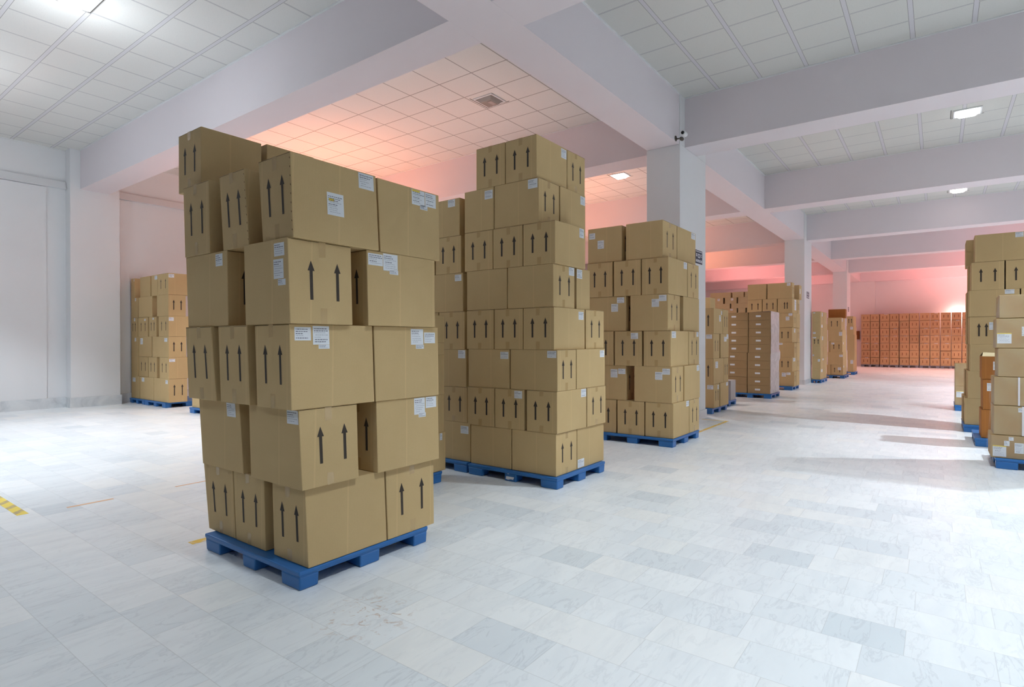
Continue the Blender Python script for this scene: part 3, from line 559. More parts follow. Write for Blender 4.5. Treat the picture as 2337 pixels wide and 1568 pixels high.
['S11',3,['col',3],[-2.3056,-1.8506,40.7342,41.3142,-2.3057,-1.8506,40.7342,41.3142,1.0097,1.4445],'F',[],1],
['S11',4,['col',3],[-2.3092,-1.8507,40.7087,41.2887,-2.3107,-1.8507,40.7087,41.2887,1.4445,1.8793],'F',[['F',0.45,0.02,0.8,0.08,0]],1],
['S11',5,['col',3],[-2.303,-1.8523,40.7382,41.3182,-2.3045,-1.8523,40.7382,41.3182,1.8793,2.3141],'F',[['F',0.45,0.02,0.8,0.08,0]],1],
['S11',6,['col',3],[-2.3082,-1.8497,40.6946,41.2746,-2.3104,-1.8497,40.6946,41.2746,2.3141,2.749],'F',[],1],
['S11',7,['col',3],[-2.3077,-1.8469,40.745,41.325,-2.3083,-1.8469,40.745,41.325,2.749,3.1838],'F',[],1],
['S11',1,['col',4],[-1.8161,-1.3475,40.7258,41.3058,-1.8161,-1.3475,40.7258,41.3058,0.14,0.5748],'F',[],1],
['S11',2,['col',4],[-1.8205,-1.3423,40.6948,41.2748,-1.818,-1.3423,40.6948,41.2748,0.5748,1.0097],'F',[],1],
['S11',3,['col',4],[-1.8194,-1.3441,40.726,41.306,-1.8175,-1.3441,40.726,41.306,1.0097,1.4445],'F',[],1],
['S11',4,['col',4],[-1.8189,-1.3458,40.7258,41.3058,-1.8163,-1.3458,40.7258,41.3058,1.4445,1.8793],'F',[['F',0.45,0.02,0.8,0.08,0]],1],
['S11',5,['col',4],[-1.8149,-1.3469,40.6852,41.2652,-1.8138,-1.3469,40.6852,41.2652,1.8793,2.3141],'F',[],1],
['S11',6,['col',4],[-1.8245,-1.3457,40.7429,41.3229,-1.8235,-1.3457,40.7429,41.3229,2.3141,2.749],'F',[],1],
['S11',7,['col',4],[-1.8219,-1.3432,40.6917,41.2717,-1.8204,-1.3432,40.6917,41.2717,2.749,3.1838],'F',[],1],
['S11',1,['col',5],[-1.3345,-0.8842,40.6953,41.2753,-1.3374,-0.8842,40.6953,41.2753,0.14,0.5748],'F',[],1],
['S11',2,['col',5],[-1.3308,-0.8799,40.6881,41.2681,-1.3285,-0.8799,40.6881,41.2681,0.5748,1.0097],'F',[],1],
['S11',3,['col',5],[-1.3358,-0.881,40.7415,41.3215,-1.3368,-0.881,40.7415,41.3215,1.0097,1.4445],'F',[],1],
['S11',4,['col',5],[-1.3324,-0.8817,40.7842,41.3642,-1.3352,-0.8817,40.7842,41.3642,1.4445,1.8793],'F',[],1],
['S11',5,['col',5],[-1.3374,-0.8764,40.7216,41.3016,-1.3368,-0.8764,40.7216,41.3016,1.8793,2.3141],'F',[],1],
['S11',6,['col',5],[-1.3354,-0.8757,40.7054,41.2854,-1.3383,-0.8757,40.7054,41.2854,2.3141,2.749],'F',[],1],
['S11',7,['col',5],[-1.3346,-0.8833,40.7379,41.3179,-1.3353,-0.8833,40.7379,41.3179,2.749,3.1838],'F',[],1],
['S11',1,['col',6],[-0.8488,-0.3788,40.7018,41.2818,-0.846,-0.3788,40.7018,41.2818,0.14,0.5748],'F',[['F',0.45,0.02,0.8,0.08,0]],1],
['S11',2,['col',6],[-0.851,-0.3728,40.688,41.268,-0.8509,-0.3728,40.688,41.268,0.5748,1.0097],'F',[],1],
['S11',3,['col',6],[-0.8482,-0.374,40.74,41.32,-0.8459,-0.374,40.74,41.32,1.0097,1.4445],'F',[['F',0.45,0.02,0.8,0.08,0]],1],
['S11',4,['col',6],[-0.8493,-0.3723,40.7012,41.2812,-0.8475,-0.3723,40.7012,41.2812,1.4445,1.8793],'F',[['F',0.45,0.02,0.8,0.08,0]],1],
['S11',5,['col',6],[-0.8528,-0.3754,40.7412,41.3212,-0.8528,-0.3754,40.7412,41.3212,1.8793,2.3141],'F',[['F',0.45,0.02,0.8,0.08,0]],1],
['S11',6,['col',6],[-0.8481,-0.3728,40.7179,41.2979,-0.8511,-0.3728,40.7179,41.2979,2.3141,2.749],'F',[],1],
['S11',7,['col',6],[-0.8504,-0.3747,40.7181,41.2981,-0.8505,-0.3747,40.7181,41.2981,2.749,3.1838],'F',[],1],
['S11',1,['col',7],[-0.3646,0.0959,40.6972,41.2772,-0.363,0.0959,40.6972,41.2772,0.14,0.5748],'F',[['F',0.45,0.02,0.8,0.08,0]],1],
['S11',2,['col',7],[-0.36,0.0896,40.7239,41.3039,-0.3611,0.0896,40.7239,41.3039,0.5748,1.0097],'F',[],1],
['S11',3,['col',7],[-0.3593,0.0912,40.7127,41.2927,-0.3571,0.0912,40.7127,41.2927,1.0097,1.4445],'F',[['F',0.45,0.02,0.8,0.08,0]],1],
['S11',4,['col',7],[-0.3624,0.0896,40.7229,41.3029,-0.3607,0.0896,40.7229,41.3029,1.4445,1.8793],'F',[['F',0.45,0.02,0.8,0.08,0]],1],
['S11',5,['col',7],[-0.3665,0.0906,40.7263,41.3063,-0.3686,0.0906,40.7263,41.3063,1.8793,2.3141],'F',[['F',0.45,0.02,0.8,0.08,0]],1],
['S11',6,['col',7],[-0.3599,0.0918,40.7424,41.3224,-0.3595,0.0918,40.7424,41.3224,2.3141,2.749],'F',[['F',0.45,0.02,0.8,0.08,0]],1],
['S11',7,['col',7],[-0.3667,0.0905,40.7235,41.3035,-0.3641,0.0905,40.7235,41.3035,2.749,3.1838],'F',[['F',0.45,0.02,0.8,0.08,0]],1],
['S11',1,['col',8],[0.1188,0.596,40.7258,41.3058,0.1159,0.596,40.7258,41.3058,0.14,0.5748],'F',[['F',0.45,0.02,0.8,0.08,0]],1],
['S11',2,['col',8],[0.1204,0.5995,40.7465,41.3265,0.1222,0.5995,40.7465,41.3265,0.5748,1.0097],'F',[],1],
['S11',3,['col',8],[0.1247,0.5927,40.6911,41.2711,0.1252,0.5927,40.6911,41.2711,1.0097,1.4445],'F',[['F',0.45,0.02,0.8,0.08,0]],1],
['S11',4,['col',8],[0.1266,0.5947,40.7332,41.3132,0.1275,0.5947,40.7332,41.3132,1.4445,1.8793],'F',[['F',0.45,0.02,0.8,0.08,0]],1],
['S11',5,['col',8],[0.1232,0.5945,40.7322,41.3122,0.1221,0.5945,40.7322,41.3122,1.8793,2.3141],'F',[],1],
['S11',6,['col',8],[0.1247,0.5929,40.7084,41.2884,0.1259,0.5929,40.7084,41.2884,2.3141,2.749],'F',[],1],
['S11',7,['col',8],[0.1196,0.5953,40.6961,41.2761,0.1226,0.5953,40.6961,41.2761,2.749,3.1838],'F',[],1],
['S11',1,['col',9],[0.6089,1.0595,40.708,41.288,0.6076,1.0595,40.708,41.288,0.14,0.5748],'F',[],1],
['S11',2,['col',9],[0.6049,1.0613,40.6809,41.2609,0.606,1.0613,40.6809,41.2609,0.5748,1.0097],'F',[],1],
['S11',3,['col',9],[0.6099,1.0639,40.7055,41.2855,0.6079,1.0639,40.7055,41.2855,1.0097,1.4445],'F',[],1],
['S11',4,['col',9],[0.6068,1.0674,40.7482,41.3282,0.6075,1.0674,40.7482,41.3282,1.4445,1.8793],'F',[],1],
['S11',5,['col',9],[0.6046,1.0623,40.6864,41.2664,0.6072,1.0623,40.6864,41.2664,1.8793,2.3141],'F',[['F',0.45,0.02,0.8,0.08,0]],1],
['S11',6,['col',9],[0.6076,1.0583,40.7345,41.3145,0.6064,1.0583,40.7345,41.3145,2.3141,2.749],'F',[['F',0.45,0.02,0.8,0.08,0]],1],
['S11',7,['col',9],[0.6111,1.0611,40.6914,41.2714,0.6114,1.0611,40.6914,41.2714,2.749,3.1838],'F',[],1],
['S11',1,['col',10],[1.0952,1.5631,40.6984,41.2784,1.0928,1.5631,40.6984,41.2784,0.14,0.5748],'F',[['F',0.45,0.02,0.8,0.08,0]],1],
['S11',2,['col',10],[1.0877,1.5667,40.7022,41.2822,1.0906,1.5667,40.7022,41.2822,0.5748,1.0097],'F',[['F',0.45,0.02,0.8,0.08,0]],1],
['S11',3,['col',10],[1.0921,1.568,40.7423,41.3223,1.093,1.568,40.7423,41.3223,1.0097,1.4445],'F',[],1],
['S11',4,['col',10],[1.0962,1.5641,40.7415,41.3215,1.0973,1.5641,40.7415,41.3215,1.4445,1.8793],'F',[],1],
['S11',5,['col',10],[1.0937,1.5644,40.7187,41.2987,1.0958,1.5644,40.7187,41.2987,1.8793,2.3141],'F',[['F',0.45,0.02,0.8,0.08,0]],1],
['S11',6,['col',10],[1.0906,1.5642,40.6847,41.2647,1.0892,1.5642,40.6847,41.2647,2.3141,2.749],'F',[],1],
['S11',7,['col',10],[1.0935,1.5682,40.7277,41.3077,1.0928,1.5682,40.7277,41.3077,2.749,3.1838],'F',[['F',0.45,0.02,0.8,0.08,0]],1],
['S12',1,['front',0,2],[0.3682,1.0282,12.57,13,0.3682,1.0282,12.57,13,0.125,0.5814],'',[],0],
['S12',1,['front',1,2],[1.0402,1.7002,12.57,13,1.0402,1.7002,12.57,13,0.125,0.5814],'',[],0],
['S12',1,['rear',0],[0.3551,0.7851,13.1,13.7,0.3551,0.7851,13.1,13.7,0.125,0.5814],'',[],0],
['S12',2,['front',0,3],[0.4081,0.8381,12.57,13.23,0.4081,0.8381,12.57,13.23,0.5814,1.0505],'',[],0],
['S12',2,['front',1,3],[0.8501,1.2801,12.57,13.23,0.8501,1.2801,12.57,13.23,0.5814,1.0505],'',[],0],
['S12',2,['front',2,3],[1.2921,1.7221,12.57,13.23,1.2921,1.7221,12.57,13.23,0.5814,1.0505],'',[],0],
['S12',2,['rear',0],[0.3881,0.8081,13.26,13.69,0.3881,0.8081,13.26,13.69,0.5814,1.0505],'',[],0],
['S12',3,['front',0,2],[0.4366,1.0966,12.57,13,0.4366,1.0966,12.57,13,1.0505,1.5076],'',[],0],
['S12',3,['front',1,2],[1.1086,1.7686,12.57,13,1.1086,1.7686,12.57,13,1.0505,1.5076],'',[],0],
['S12',3,['rear',0],[0.4253,0.8553,13.1,13.7,0.4253,0.8553,13.1,13.7,1.0505,1.5076],'',[],0],
['S12',4,['front',0,3],[0.4312,0.8612,12.57,13.23,0.4312,0.8612,12.57,13.23,1.5076,1.9812],'F',[['F',0.614,0.208,0.786,0.477,0]],0],
['S12',4,['front',1,3],[0.8732,1.3032,12.57,13.23,0.8732,1.3032,12.57,13.23,1.5076,1.9812],'F',[],0],
['S12',4,['front',2,3],[1.3152,1.7452,12.57,13.23,1.3152,1.7452,12.57,13.23,1.5076,1.9812],'F',[],0],
['S12',4,['rear',0],[0.4112,0.8312,13.26,13.69,0.4112,0.8312,13.26,13.69,1.5076,1.9812],'',[],0],
['S12',5,['front',0,2],[0.4244,1.0844,12.57,13,0.4244,1.0844,12.57,13,1.9812,2.4315],'',[['F',0.715,0.016,0.899,0.177,0]],0],
['S12',5,['front',1,2],[1.0964,1.7564,12.57,13,1.0964,1.7564,12.57,13,1.9812,2.4315],'',[],0],
['S12',5,['rear',0],[0.4044,0.8244,13.03,13.46,0.4044,0.8244,13.03,13.46,1.9812,2.4315],'',[],0],
['S12',6,['front',0,3],[0.4536,0.8915,12.57,13.23,0.4536,0.8915,12.57,13.23,2.4315,2.9121],'F',[],0],
['S12',6,['front',1,3],[0.9035,1.3413,12.57,13.23,0.9035,1.3413,12.57,13.23,2.4315,2.9121],'F',[],0],
['S12',6,['front',2,3],[1.3533,1.7911,12.57,13.23,1.3533,1.7911,12.57,13.23,2.4315,2.9121],'F',[],0],
['S12',6,['rear',0],[0.4336,0.8536,13.26,13.69,0.4336,0.8536,13.26,13.69,2.4315,2.9121],'',[],0],
['S12',7,['front',0,2],[0.5006,1.1606,12.57,13,0.5006,1.1606,12.57,13,2.9121,3.3728],'',[['F',0.797,0.015,0.954,0.195,0]],0],
['S12',7,['front',1,2],[1.1726,1.8326,12.57,13,1.1726,1.8326,12.57,13,2.9121,3.3728],'',[],0],
['S12',7,['rear',0],[0.4023,0.8323,13.1,13.7,0.4023,0.8323,13.1,13.7,2.9121,3.3728],'',[],0],
['S13',1,'only',[0.5158,1.1158,10.99,11.54,0.5158,1.1158,10.99,11.54,0.125,0.548],'',[],2],
['S13',2,'only',[0.5338,1.1338,10.99,11.54,0.5338,1.1338,10.99,11.54,0.548,1.0004],'',[['F',0.079,0.118,0.192,0.381,0]],2],
['S13',3,'only',[0.5211,1.1211,10.99,11.54,0.5211,1.1211,10.99,11.54,1.0004,1.3422],'',[['F',0.218,0.224,0.287,0.593,0]],2],
['S14',1,'only',[0.5267,1.2467,9.24,9.74,0.5267,1.2467,9.24,9.74,0.125,0.4123],'',[['F',0.024,0.463,0.203,0.939,2],['F',0.31,0.296,0.429,0.745,0],['F',0.236,0.06,0.298,0.213,0],['F',0.174,0.236,0.246,0.457,0]],3],
['S14',1,['rear',1],[1.2667,1.8267,9.25,9.74,1.2667,1.8267,9.25,9.74,0.125,0.4123],'',[],3],
['S14',2,'only',[0.553,1.273,9.24,9.74,0.553,1.273,9.24,9.74,0.4123,0.7763],'',[['F',0.32,0.055,0.391,0.199,0]],3],
['S14',2,['rear',1],[1.293,1.853,9.25,9.74,1.293,1.853,9.25,9.74,0.4123,0.7763],'',[],3],
['S14',3,'only',[0.5557,1.2757,9.24,9.74,0.5557,1.2757,9.24,9.74,0.7763,1.129],'',[],3],
['S14',3,['rear',1],[1.2957,1.8557,9.25,9.74,1.2957,1.8557,9.25,9.74,0.7763,1.129],'',[],3],
['S14',4,'only',[0.5923,1.3123,9.24,9.74,0.5923,1.3123,9.24,9.74,1.129,1.4805],'',[],3],
['S14',4,['rear',1],[1.3323,1.8923,9.25,9.74,1.3323,1.8923,9.25,9.74,1.129,1.4805],'',[],3],
['S14',5,'only',[0.5751,1.2951,9.24,9.74,0.5751,1.2951,9.24,9.74,1.4805,1.8479],'',[['F',0.012,0.493,0.2,0.846,2],['F',0.332,0.285,0.358,0.597,0]],3],
['S14',5,['rear',1],[1.3151,1.8751,9.25,9.74,1.3151,1.8751,9.25,9.74,1.4805,1.8479],'',[],3],
['S14',6,'only',[0.6051,1.3251,9.24,9.74,0.6051,1.3251,9.24,9.74,1.8479,2.138],'',[],3],
['S14',6,['rear',1],[1.3451,1.9051,9.25,9.74,1.3451,1.9051,9.25,9.74,1.8479,2.138],'',[],3],
['S15',1,'only',[0.307,0.967,16.26,16.86,0.307,0.967,16.26,16.86,0.125,0.5557],'',[['F',0.035,0.264,0.232,0.59,2]],3],
['S15',2,'only',[0.307,0.967,16.26,16.86,0.307,0.967,16.26,16.86,0.5557,1.056],'',[],3],
['S8',1,'corner',[-3.79,-3.5041,23.9,24.7729,-3.79,-3.5041,23.9,24.7729,0.125,0.5479],'',[['R',0.186,0.106,0.587,0.356,0]],0],
['S8',1,['rear',0],[-3.79,-3.5041,24.8133,25.3781,-3.79,-3.5041,24.8133,25.3781,0.125,0.5479],'',[],0],
['S8',2,'corner',[-3.79,-3.4912,23.9,24.5746,-3.79,-3.4912,23.9,24.5746,0.5479,0.9388],'',[['F',0.663,0.126,0.909,0.366,0],['R',0.583,0.076,0.973,0.265,0]],0],
['S8',2,['rear',0],[-3.79,-3.4912,24.6145,25.3969,-3.79,-3.4912,24.6145,25.3969,0.5479,0.9388],'',[],0],
['S8',3,'corner',[-3.79,-3.4912,23.9,24.4818,-3.79,-3.4912,23.9,24.4818,0.9388,1.338],'',[['F',0.056,0.687,0.241,0.844,0]],0],
['S8',3,['rear',0],[-3.79,-3.4912,24.5215,25.5388,-3.79,-3.4912,24.5215,25.5388,0.9388,1.338],'',[],0],
['S8',4,'corner',[-3.79,-3.5004,23.9,24.5069,-3.79,-3.5004,23.9,24.5069,1.338,1.7476],'F',[['F',0.107,0.083,0.477,0.195,0],['R',0.546,0.023,0.988,0.364,0]],0],
['S8',4,['rear',0],[-3.79,-3.5004,24.5466,25.6064,-3.79,-3.5004,24.5466,25.6064,1.338,1.7476],'',[],0],
['S8',5,'corner',[-3.79,-3.4912,23.9,24.4554,-3.79,-3.4912,23.9,24.4554,1.7476,2.2215],'',[['F',0.107,0.674,0.414,0.815,0],['R',0.229,0.097,0.74,0.318,0]],0],
['S8',5,['rear',0],[-3.79,-3.4912,24.495,25.5103,-3.79,-3.4912,24.495,25.5103,1.7476,2.2215],'',[],0],
['S8',6,'corner',[-3.79,-3.4949,23.9,24.4681,-3.79,-3.4949,23.9,24.4681,2.2215,2.6683],'',[['F',0.116,0.065,0.37,0.144,0],['R',0.445,0.084,0.833,0.391,0]],0],
['S8',6,['rear',0],[-3.79,-3.4949,24.5077,25.3252,-3.79,-3.4949,24.5077,25.3252,2.2215,2.6683],'',[],0],
['S9',1,['front',0,2],[-3.7743,-3.6222,27.35,27.78,-3.7743,-3.6222,27.35,27.78,0.125,0.5625],'',[],0],
['S9',1,'corner',[-3.6139,-3.1706,27.35,27.99,-3.6139,-3.1706,27.35,27.99,0.125,0.5625],'F',[['F',0.567,0.231,0.844,0.498,0],['R',0.194,0.063,0.5,0.252,0]],0],
['S9',2,'corner',[-3.7388,-3.1706,27.35,27.99,-3.7388,-3.1706,27.35,27.99,0.5625,1.0989],'',[['F',0.755,0.197,0.988,0.371,0]],0],
['S9',3,['front',0,2],[-3.7221,-3.6596,27.35,27.78,-3.7221,-3.6596,27.35,27.78,1.0989,1.5513],'',[],0],
['S9',3,'corner',[-3.6492,-3.1929,27.35,27.99,-3.6492,-3.1929,27.35,27.99,1.0989,1.5513],'F',[['F',0.106,0.124,0.342,0.28,0],['R',0.378,0.075,0.611,0.286,0]],0],
['S9',4,'corner',[-3.7304,-3.1929,27.35,27.99,-3.7304,-3.1929,27.35,27.99,1.5513,2.0269],'',[['F',0.765,0.175,0.982,0.509,0]],0],
['S9',5,'corner',[-3.7534,-3.2377,27.35,27.99,-3.7534,-3.2377,27.35,27.99,2.0269,2.5444],'F',[['R',0.332,0.037,0.736,0.316,0]],0],
['S9',1,['rear',0],[-3.7206,-3.1706,28.01,28.56,-3.7206,-3.1706,28.01,28.56,0.125,0.5625],'',[],0],
['S9',2,['rear',0],[-3.7206,-3.1706,28.01,28.56,-3.7206,-3.1706,28.01,28.56,0.5625,1.0989],'',[],0],
['S9',3,['rear',0],[-3.7429,-3.1929,28.01,28.56,-3.7429,-3.1929,28.01,28.56,1.0989,1.5513],'',[],0],
['S9',4,['rear',0],[-3.7429,-3.1929,28.01,28.56,-3.7429,-3.1929,28.01,28.56,1.5513,2.0269],'',[],0],
['S9',5,['rear',0],[-3.7877,-3.2377,28.01,28.56,-3.7877,-3.2377,28.01,28.56,2.0269,2.5444],'',[],0],
['S9',6,'orange',[-3.8076,-3.1641,28.01,28.46,-3.8076,-3.1641,28.01,28.46,2.5444,2.9292],'',[],2],
['S10',1,'corner',[-3.3731,-3.1378,30.6,32.0766,-3.3731,-3.1378,30.6,32.0766,0.125,0.6861],'',[['F',0.532,0.015,0.988,0.315,0]],0],
['S10',2,'corner',[-3.3799,-3.0821,30.6,31.5075,-3.3799,-3.0821,30.6,31.5075,0.6861,1.1252],'',[],0],
['S10',3,'corner',[-3.3957,-3.0821,30.6,31.5075,-3.3957,-3.0821,30.6,31.5075,1.1252,1.8482],'',[],0],
['S10',4,'corner',[-3.407,-3.1267,30.6,31.7979,-3.407,-3.1267,30.6,31.7979,1.8482,2.2614],'',[['F',0.522,0.09,0.921,0.403,0]],0],
['S10',5,'corner',[-3.3957,-3.1423,30.6,31.7693,-3.3957,-3.1423,30.6,31.7693,2.2614,2.7132],'F',[],0],
['S7',1,['front',0,3],[-7.4393,-7.0572,23.5,24.1,-7.4393,-7.0572,23.5,24.1,0.125,0.3384],'',[],4],
['S7',1,['front',1,3],[-7.0206,-6.3987,23.5,24.1,-7.0206,-6.3987,23.5,24.1,0.125,0.3384],'',[],4],
['S7',1,['front',2,3],[-6.3531,-5.868,23.5,24.1,-6.3531,-5.868,23.5,24.1,0.125,0.3384],'',[],4],
['S7',2,['front',0,2],[-7.4224,-6.6633,23.5,24.1,-7.4224,-6.6633,23.5,24.1,0.3384,0.5519],'',[],4],
['S7',2,['front',1,2],[-6.6173,-5.868,23.5,24.1,-6.6173,-5.868,23.5,24.1,0.3384,0.5519],'',[],4],
['S7',3,['front',0,3],[-7.4393,-7.0572,23.5,24.1,-7.4393,-7.0572,23.5,24.1,0.5519,0.7653],'',[],4],
['S7',3,['front',1,3],[-7.0206,-6.3987,23.5,24.1,-7.0206,-6.3987,23.5,24.1,0.5519,0.7653],'',[],4],
['S7',3,['front',2,3],[-6.3531,-5.868,23.5,24.1,-6.3531,-5.868,23.5,24.1,0.5519,0.7653],'',[],4],
['S7',4,['front',0,2],[-7.4224,-6.6633,23.5,24.1,-7.4224,-6.6633,23.5,24.1,0.7653,0.9787],'',[],4],
['S7',4,['front',1,2],[-6.6173,-5.868,23.5,24.1,-6.6173,-5.868,23.5,24.1,0.7653,0.9787],'',[],4],
['S7',5,['front',0,3],[-7.4393,-7.0572,23.5,24.1,-7.4393,-7.0572,23.5,24.1,0.9787,1.1921],'',[],4],
['S7',5,['front',1,3],[-7.0206,-6.3987,23.5,24.1,-7.0206,-6.3987,23.5,24.1,0.9787,1.1921],'',[],4],
['S7',5,['front',2,3],[-6.3531,-5.868,23.5,24.1,-6.3531,-5.868,23.5,24.1,0.9787,1.1921],'',[],4],
['S7',6,['front',0,2],[-7.4224,-6.6633,23.5,24.1,-7.4224,-6.6633,23.5,24.1,1.1921,1.4056],'',[],4],
['S7',6,['front',1,2],[-6.6173,-5.868,23.5,24.1,-6.6173,-5.868,23.5,24.1,1.1921,1.4056],'',[],4],
['S7',7,['front',0,3],[-7.4393,-7.0572,23.5,24.1,-7.4393,-7.0572,23.5,24.1,1.4056,1.619],'',[],4],
['S7',7,['front',1,3],[-7.0206,-6.3987,23.5,24.1,-7.0206,-6.3987,23.5,24.1,1.4056,1.619],'',[],4],
['S7',7,['front',2,3],[-6.3531,-5.868,23.5,24.1,-6.3531,-5.868,23.5,24.1,1.4056,1.619],'',[],4],
['S7',8,['front',0,2],[-7.4224,-6.6633,23.5,24.1,-7.4224,-6.6633,23.5,24.1,1.619,1.8324],'',[],4],
['S7',8,['front',1,2],[-6.6173,-5.868,23.5,24.1,-6.6173,-5.868,23.5,24.1,1.619,1.8324],'',[],4],
['S7',9,['front',0,3],[-7.4393,-7.0572,23.5,24.1,-7.4393,-7.0572,23.5,24.1,1.8324,2.0458],'',[],4],
['S7',9,['front',1,3],[-7.0206,-6.3987,23.5,24.1,-7.0206,-6.3987,23.5,24.1,1.8324,2.0458],'',[],4],
['S7',9,['front',2,3],[-6.3531,-5.868,23.5,24.1,-6.3531,-5.868,23.5,24.1,1.8324,2.0458],'',[],4],
['S7',10,['front',0,2],[-7.4224,-6.6633,23.5,24.1,-7.4224,-6.6633,23.5,24.1,2.0458,2.2593],'',[],4],
['S7',10,['front',1,2],[-6.6173,-5.868,23.5,24.1,-6.6173,-5.868,23.5,24.1,2.0458,2.2593],'',[],4],
['S7',11,['front',0,3],[-7.4393,-7.0572,23.5,24.1,-7.4393,-7.0572,23.5,24.1,2.2593,2.4727],'',[],4],
['S7',11,['front',1,3],[-7.0206,-6.3987,23.5,24.1,-7.0206,-6.3987,23.5,24.1,2.2593,2.4727],'',[],4],
['S7',11,['front',2,3],[-6.3531,-5.868,23.5,24.1,-6.3531,-5.868,23.5,24.1,2.2593,2.4727],'',[],4],
['S7',12,['front',0,2],[-7.4224,-6.6633,23.5,24.1,-7.4224,-6.6633,23.5,24.1,2.4727,2.6861],'',[],4],
['S7',12,['front',1,2],[-6.6173,-5.868,23.5,24.1,-6.6173,-5.868,23.5,24.1,2.4727,2.6861],'',[],4],
['S7',13,['front',0,4],[-7.1369,-6.9513,23.5,24.1,-7.1369,-6.9513,23.5,24.1,2.6861,2.8738],'',[],4],
['S7',13,['front',1,4],[-6.9313,-6.3987,23.5,24.1,-6.9313,-6.3987,23.5,24.1,2.6861,2.8738],'',[['F',0.52,0.12,0.72,0.5,0]],4],
['S7',13,['front',2,4],[-6.3531,-6.0684,23.5,24.1,-6.3531,-6.0684,23.5,24.1,2.6861,2.8738],'',[],4],
['S7',13,['front',3,4],[-6.0201,-5.7438,23.5,24.1,-6.0201,-5.7438,23.5,24.1,2.6861,2.8738],'',[],4],
['S7',14,['front',0,2],[-7.4224,-6.6633,23.5,24.1,-7.4224,-6.6633,23.5,24.1,2.8738,3.0615],'',[],4],
['S7',14,['front',1,2],[-6.6173,-5.868,23.5,24.1,-6.6173,-5.868,23.5,24.1,2.8738,3.0615],'',[],4],
['S7',15,['front',0,3],[-7.3987,-6.925,23.5,24.1,-7.3987,-6.925,23.5,24.1,3.0615,3.3028],'',[['F',0.52,0.12,0.72,0.5,0]],4],
['S7',15,['front',1,3],[-6.8622,-6.4051,23.5,24.1,-6.8622,-6.4051,23.5,24.1,3.0615,3.3028],'',[['F',0.52,0.12,0.72,0.5,0]],4],
['S7',15,['front',2,3],[-6.3531,-5.946,23.5,24.1,-6.3531,-5.946,23.5,24.1,3.0615,3.3028],'',[],4],
['S7',16,['front',0,3],[-7.4461,-6.6308,23.5,24.1,-7.4461,-6.6308,23.5,24.1,3.3028,3.514],'',[],4],
['S7',16,['front',1,3],[-6.572,-6.1347,23.5,24.1,-6.572,-6.1347,23.5,24.1,3.3028,3.514],'',[],4],
['S7',16,['front',2,3],[-6.0989,-5.7438,23.5,24.1,-6.0989,-5.7438,23.5,24.1,3.3028,3.514],'',[],4],
['S5',1,['flat',0],[-4.8022,-4.251,16.62,17.5969,-4.8022,-4.251,16.62,17.5969,0.125,0.3492],'',[['F',0.17,0.4,0.4,0.62,3]],5],
['S5',1,['flat',1],[-4.2399,-3.6473,16.62,17.5969,-4.2399,-3.6473,16.62,17.5969,0.125,0.3492],'',[['F',0.33,0.4,0.56,0.62,3]],5],
['S5',2,['flat',0],[-4.8022,-4.251,16.62,17.5969,-4.8022,-4.251,16.62,17.5969,0.3492,0.5733],'',[['F',0.17,0.4,0.4,0.62,3]],5],
['S5',2,['flat',1],[-4.2399,-3.6473,16.62,17.5969,-4.2399,-3.6473,16.62,17.5969,0.3492,0.5733],'',[['F',0.33,0.4,0.56,0.62,3]],5],
['S5',3,['flat',0],[-4.8022,-4.251,16.62,17.5969,-4.8022,-4.251,16.62,17.5969,0.5733,0.7975],'',[['F',0.17,0.4,0.4,0.62,3]],5],
['S5',3,['flat',1],[-4.2399,-3.6473,16.62,17.5969,-4.2399,-3.6473,16.62,17.5969,0.5733,0.7975],'',[['F',0.33,0.4,0.56,0.62,3]],5],
['S5',4,['flat',0],[-4.8022,-4.251,16.62,17.5969,-4.8022,-4.251,16.62,17.5969,0.7975,1.0217],'',[['F',0.17,0.4,0.4,0.62,3]],5],
['S5',4,['flat',1],[-4.2399,-3.6473,16.62,17.5969,-4.2399,-3.6473,16.62,17.5969,0.7975,1.0217],'',[['F',0.33,0.4,0.56,0.62,3]],5],
['S5',5,['flat',0],[-4.8022,-4.251,16.62,17.5969,-4.8022,-4.251,16.62,17.5969,1.0217,1.2459],'',[['F',0.17,0.4,0.4,0.62,3]],5],
['S5',5,['flat',1],[-4.2399,-3.6473,16.62,17.5969,-4.2399,-3.6473,16.62,17.5969,1.0217,1.2459],'',[['F',0.33,0.4,0.56,0.62,3]],5],
['S5',6,['flat',0],[-4.7629,-4.2199,16.62,17.5969,-4.7629,-4.2199,16.62,17.5969,1.2459,1.47],'',[['F',0.17,0.4,0.4,0.62,3]],5],
['S5',6,['flat',1],[-4.2088,-3.6388,16.62,17.5969,-4.2088,-3.6388,16.62,17.5969,1.2459,1.47],'',[['F',0.33,0.4,0.56,0.62,3]],5],
['S5',7,['flat',0],[-4.7629,-4.2199,16.62,17.5969,-4.7629,-4.2199,16.62,17.5969,1.47,1.6942],'',[['F',0.17,0.4,0.4,0.62,3]],5],
['S5',7,['flat',1],[-4.2088,-3.6388,16.62,17.5969,-4.2088,-3.6388,16.62,17.5969,1.47,1.6942],'',[['F',0.33,0.4,0.56,0.62,3]],5],
['S5',8,['flat',0],[-4.7629,-4.2199,16.62,17.5969,-4.7629,-4.2199,16.62,17.5969,1.6942,1.9184],'',[['F',0.17,0.4,0.4,0.62,3]],5],
['S5',8,['flat',1],[-4.2088,-3.6388,16.62,17.5969,-4.2088,-3.6388,16.62,17.5969,1.6942,1.9184],'',[['F',0.33,0.4,0.56,0.62,3]],5],
['S5',9,['flat',0],[-4.7629,-4.2199,16.62,17.5969,-4.7629,-4.2199,16.62,17.5969,1.9184,2.1425],'',[['F',0.17,0.4,0.4,0.62,3]],5],
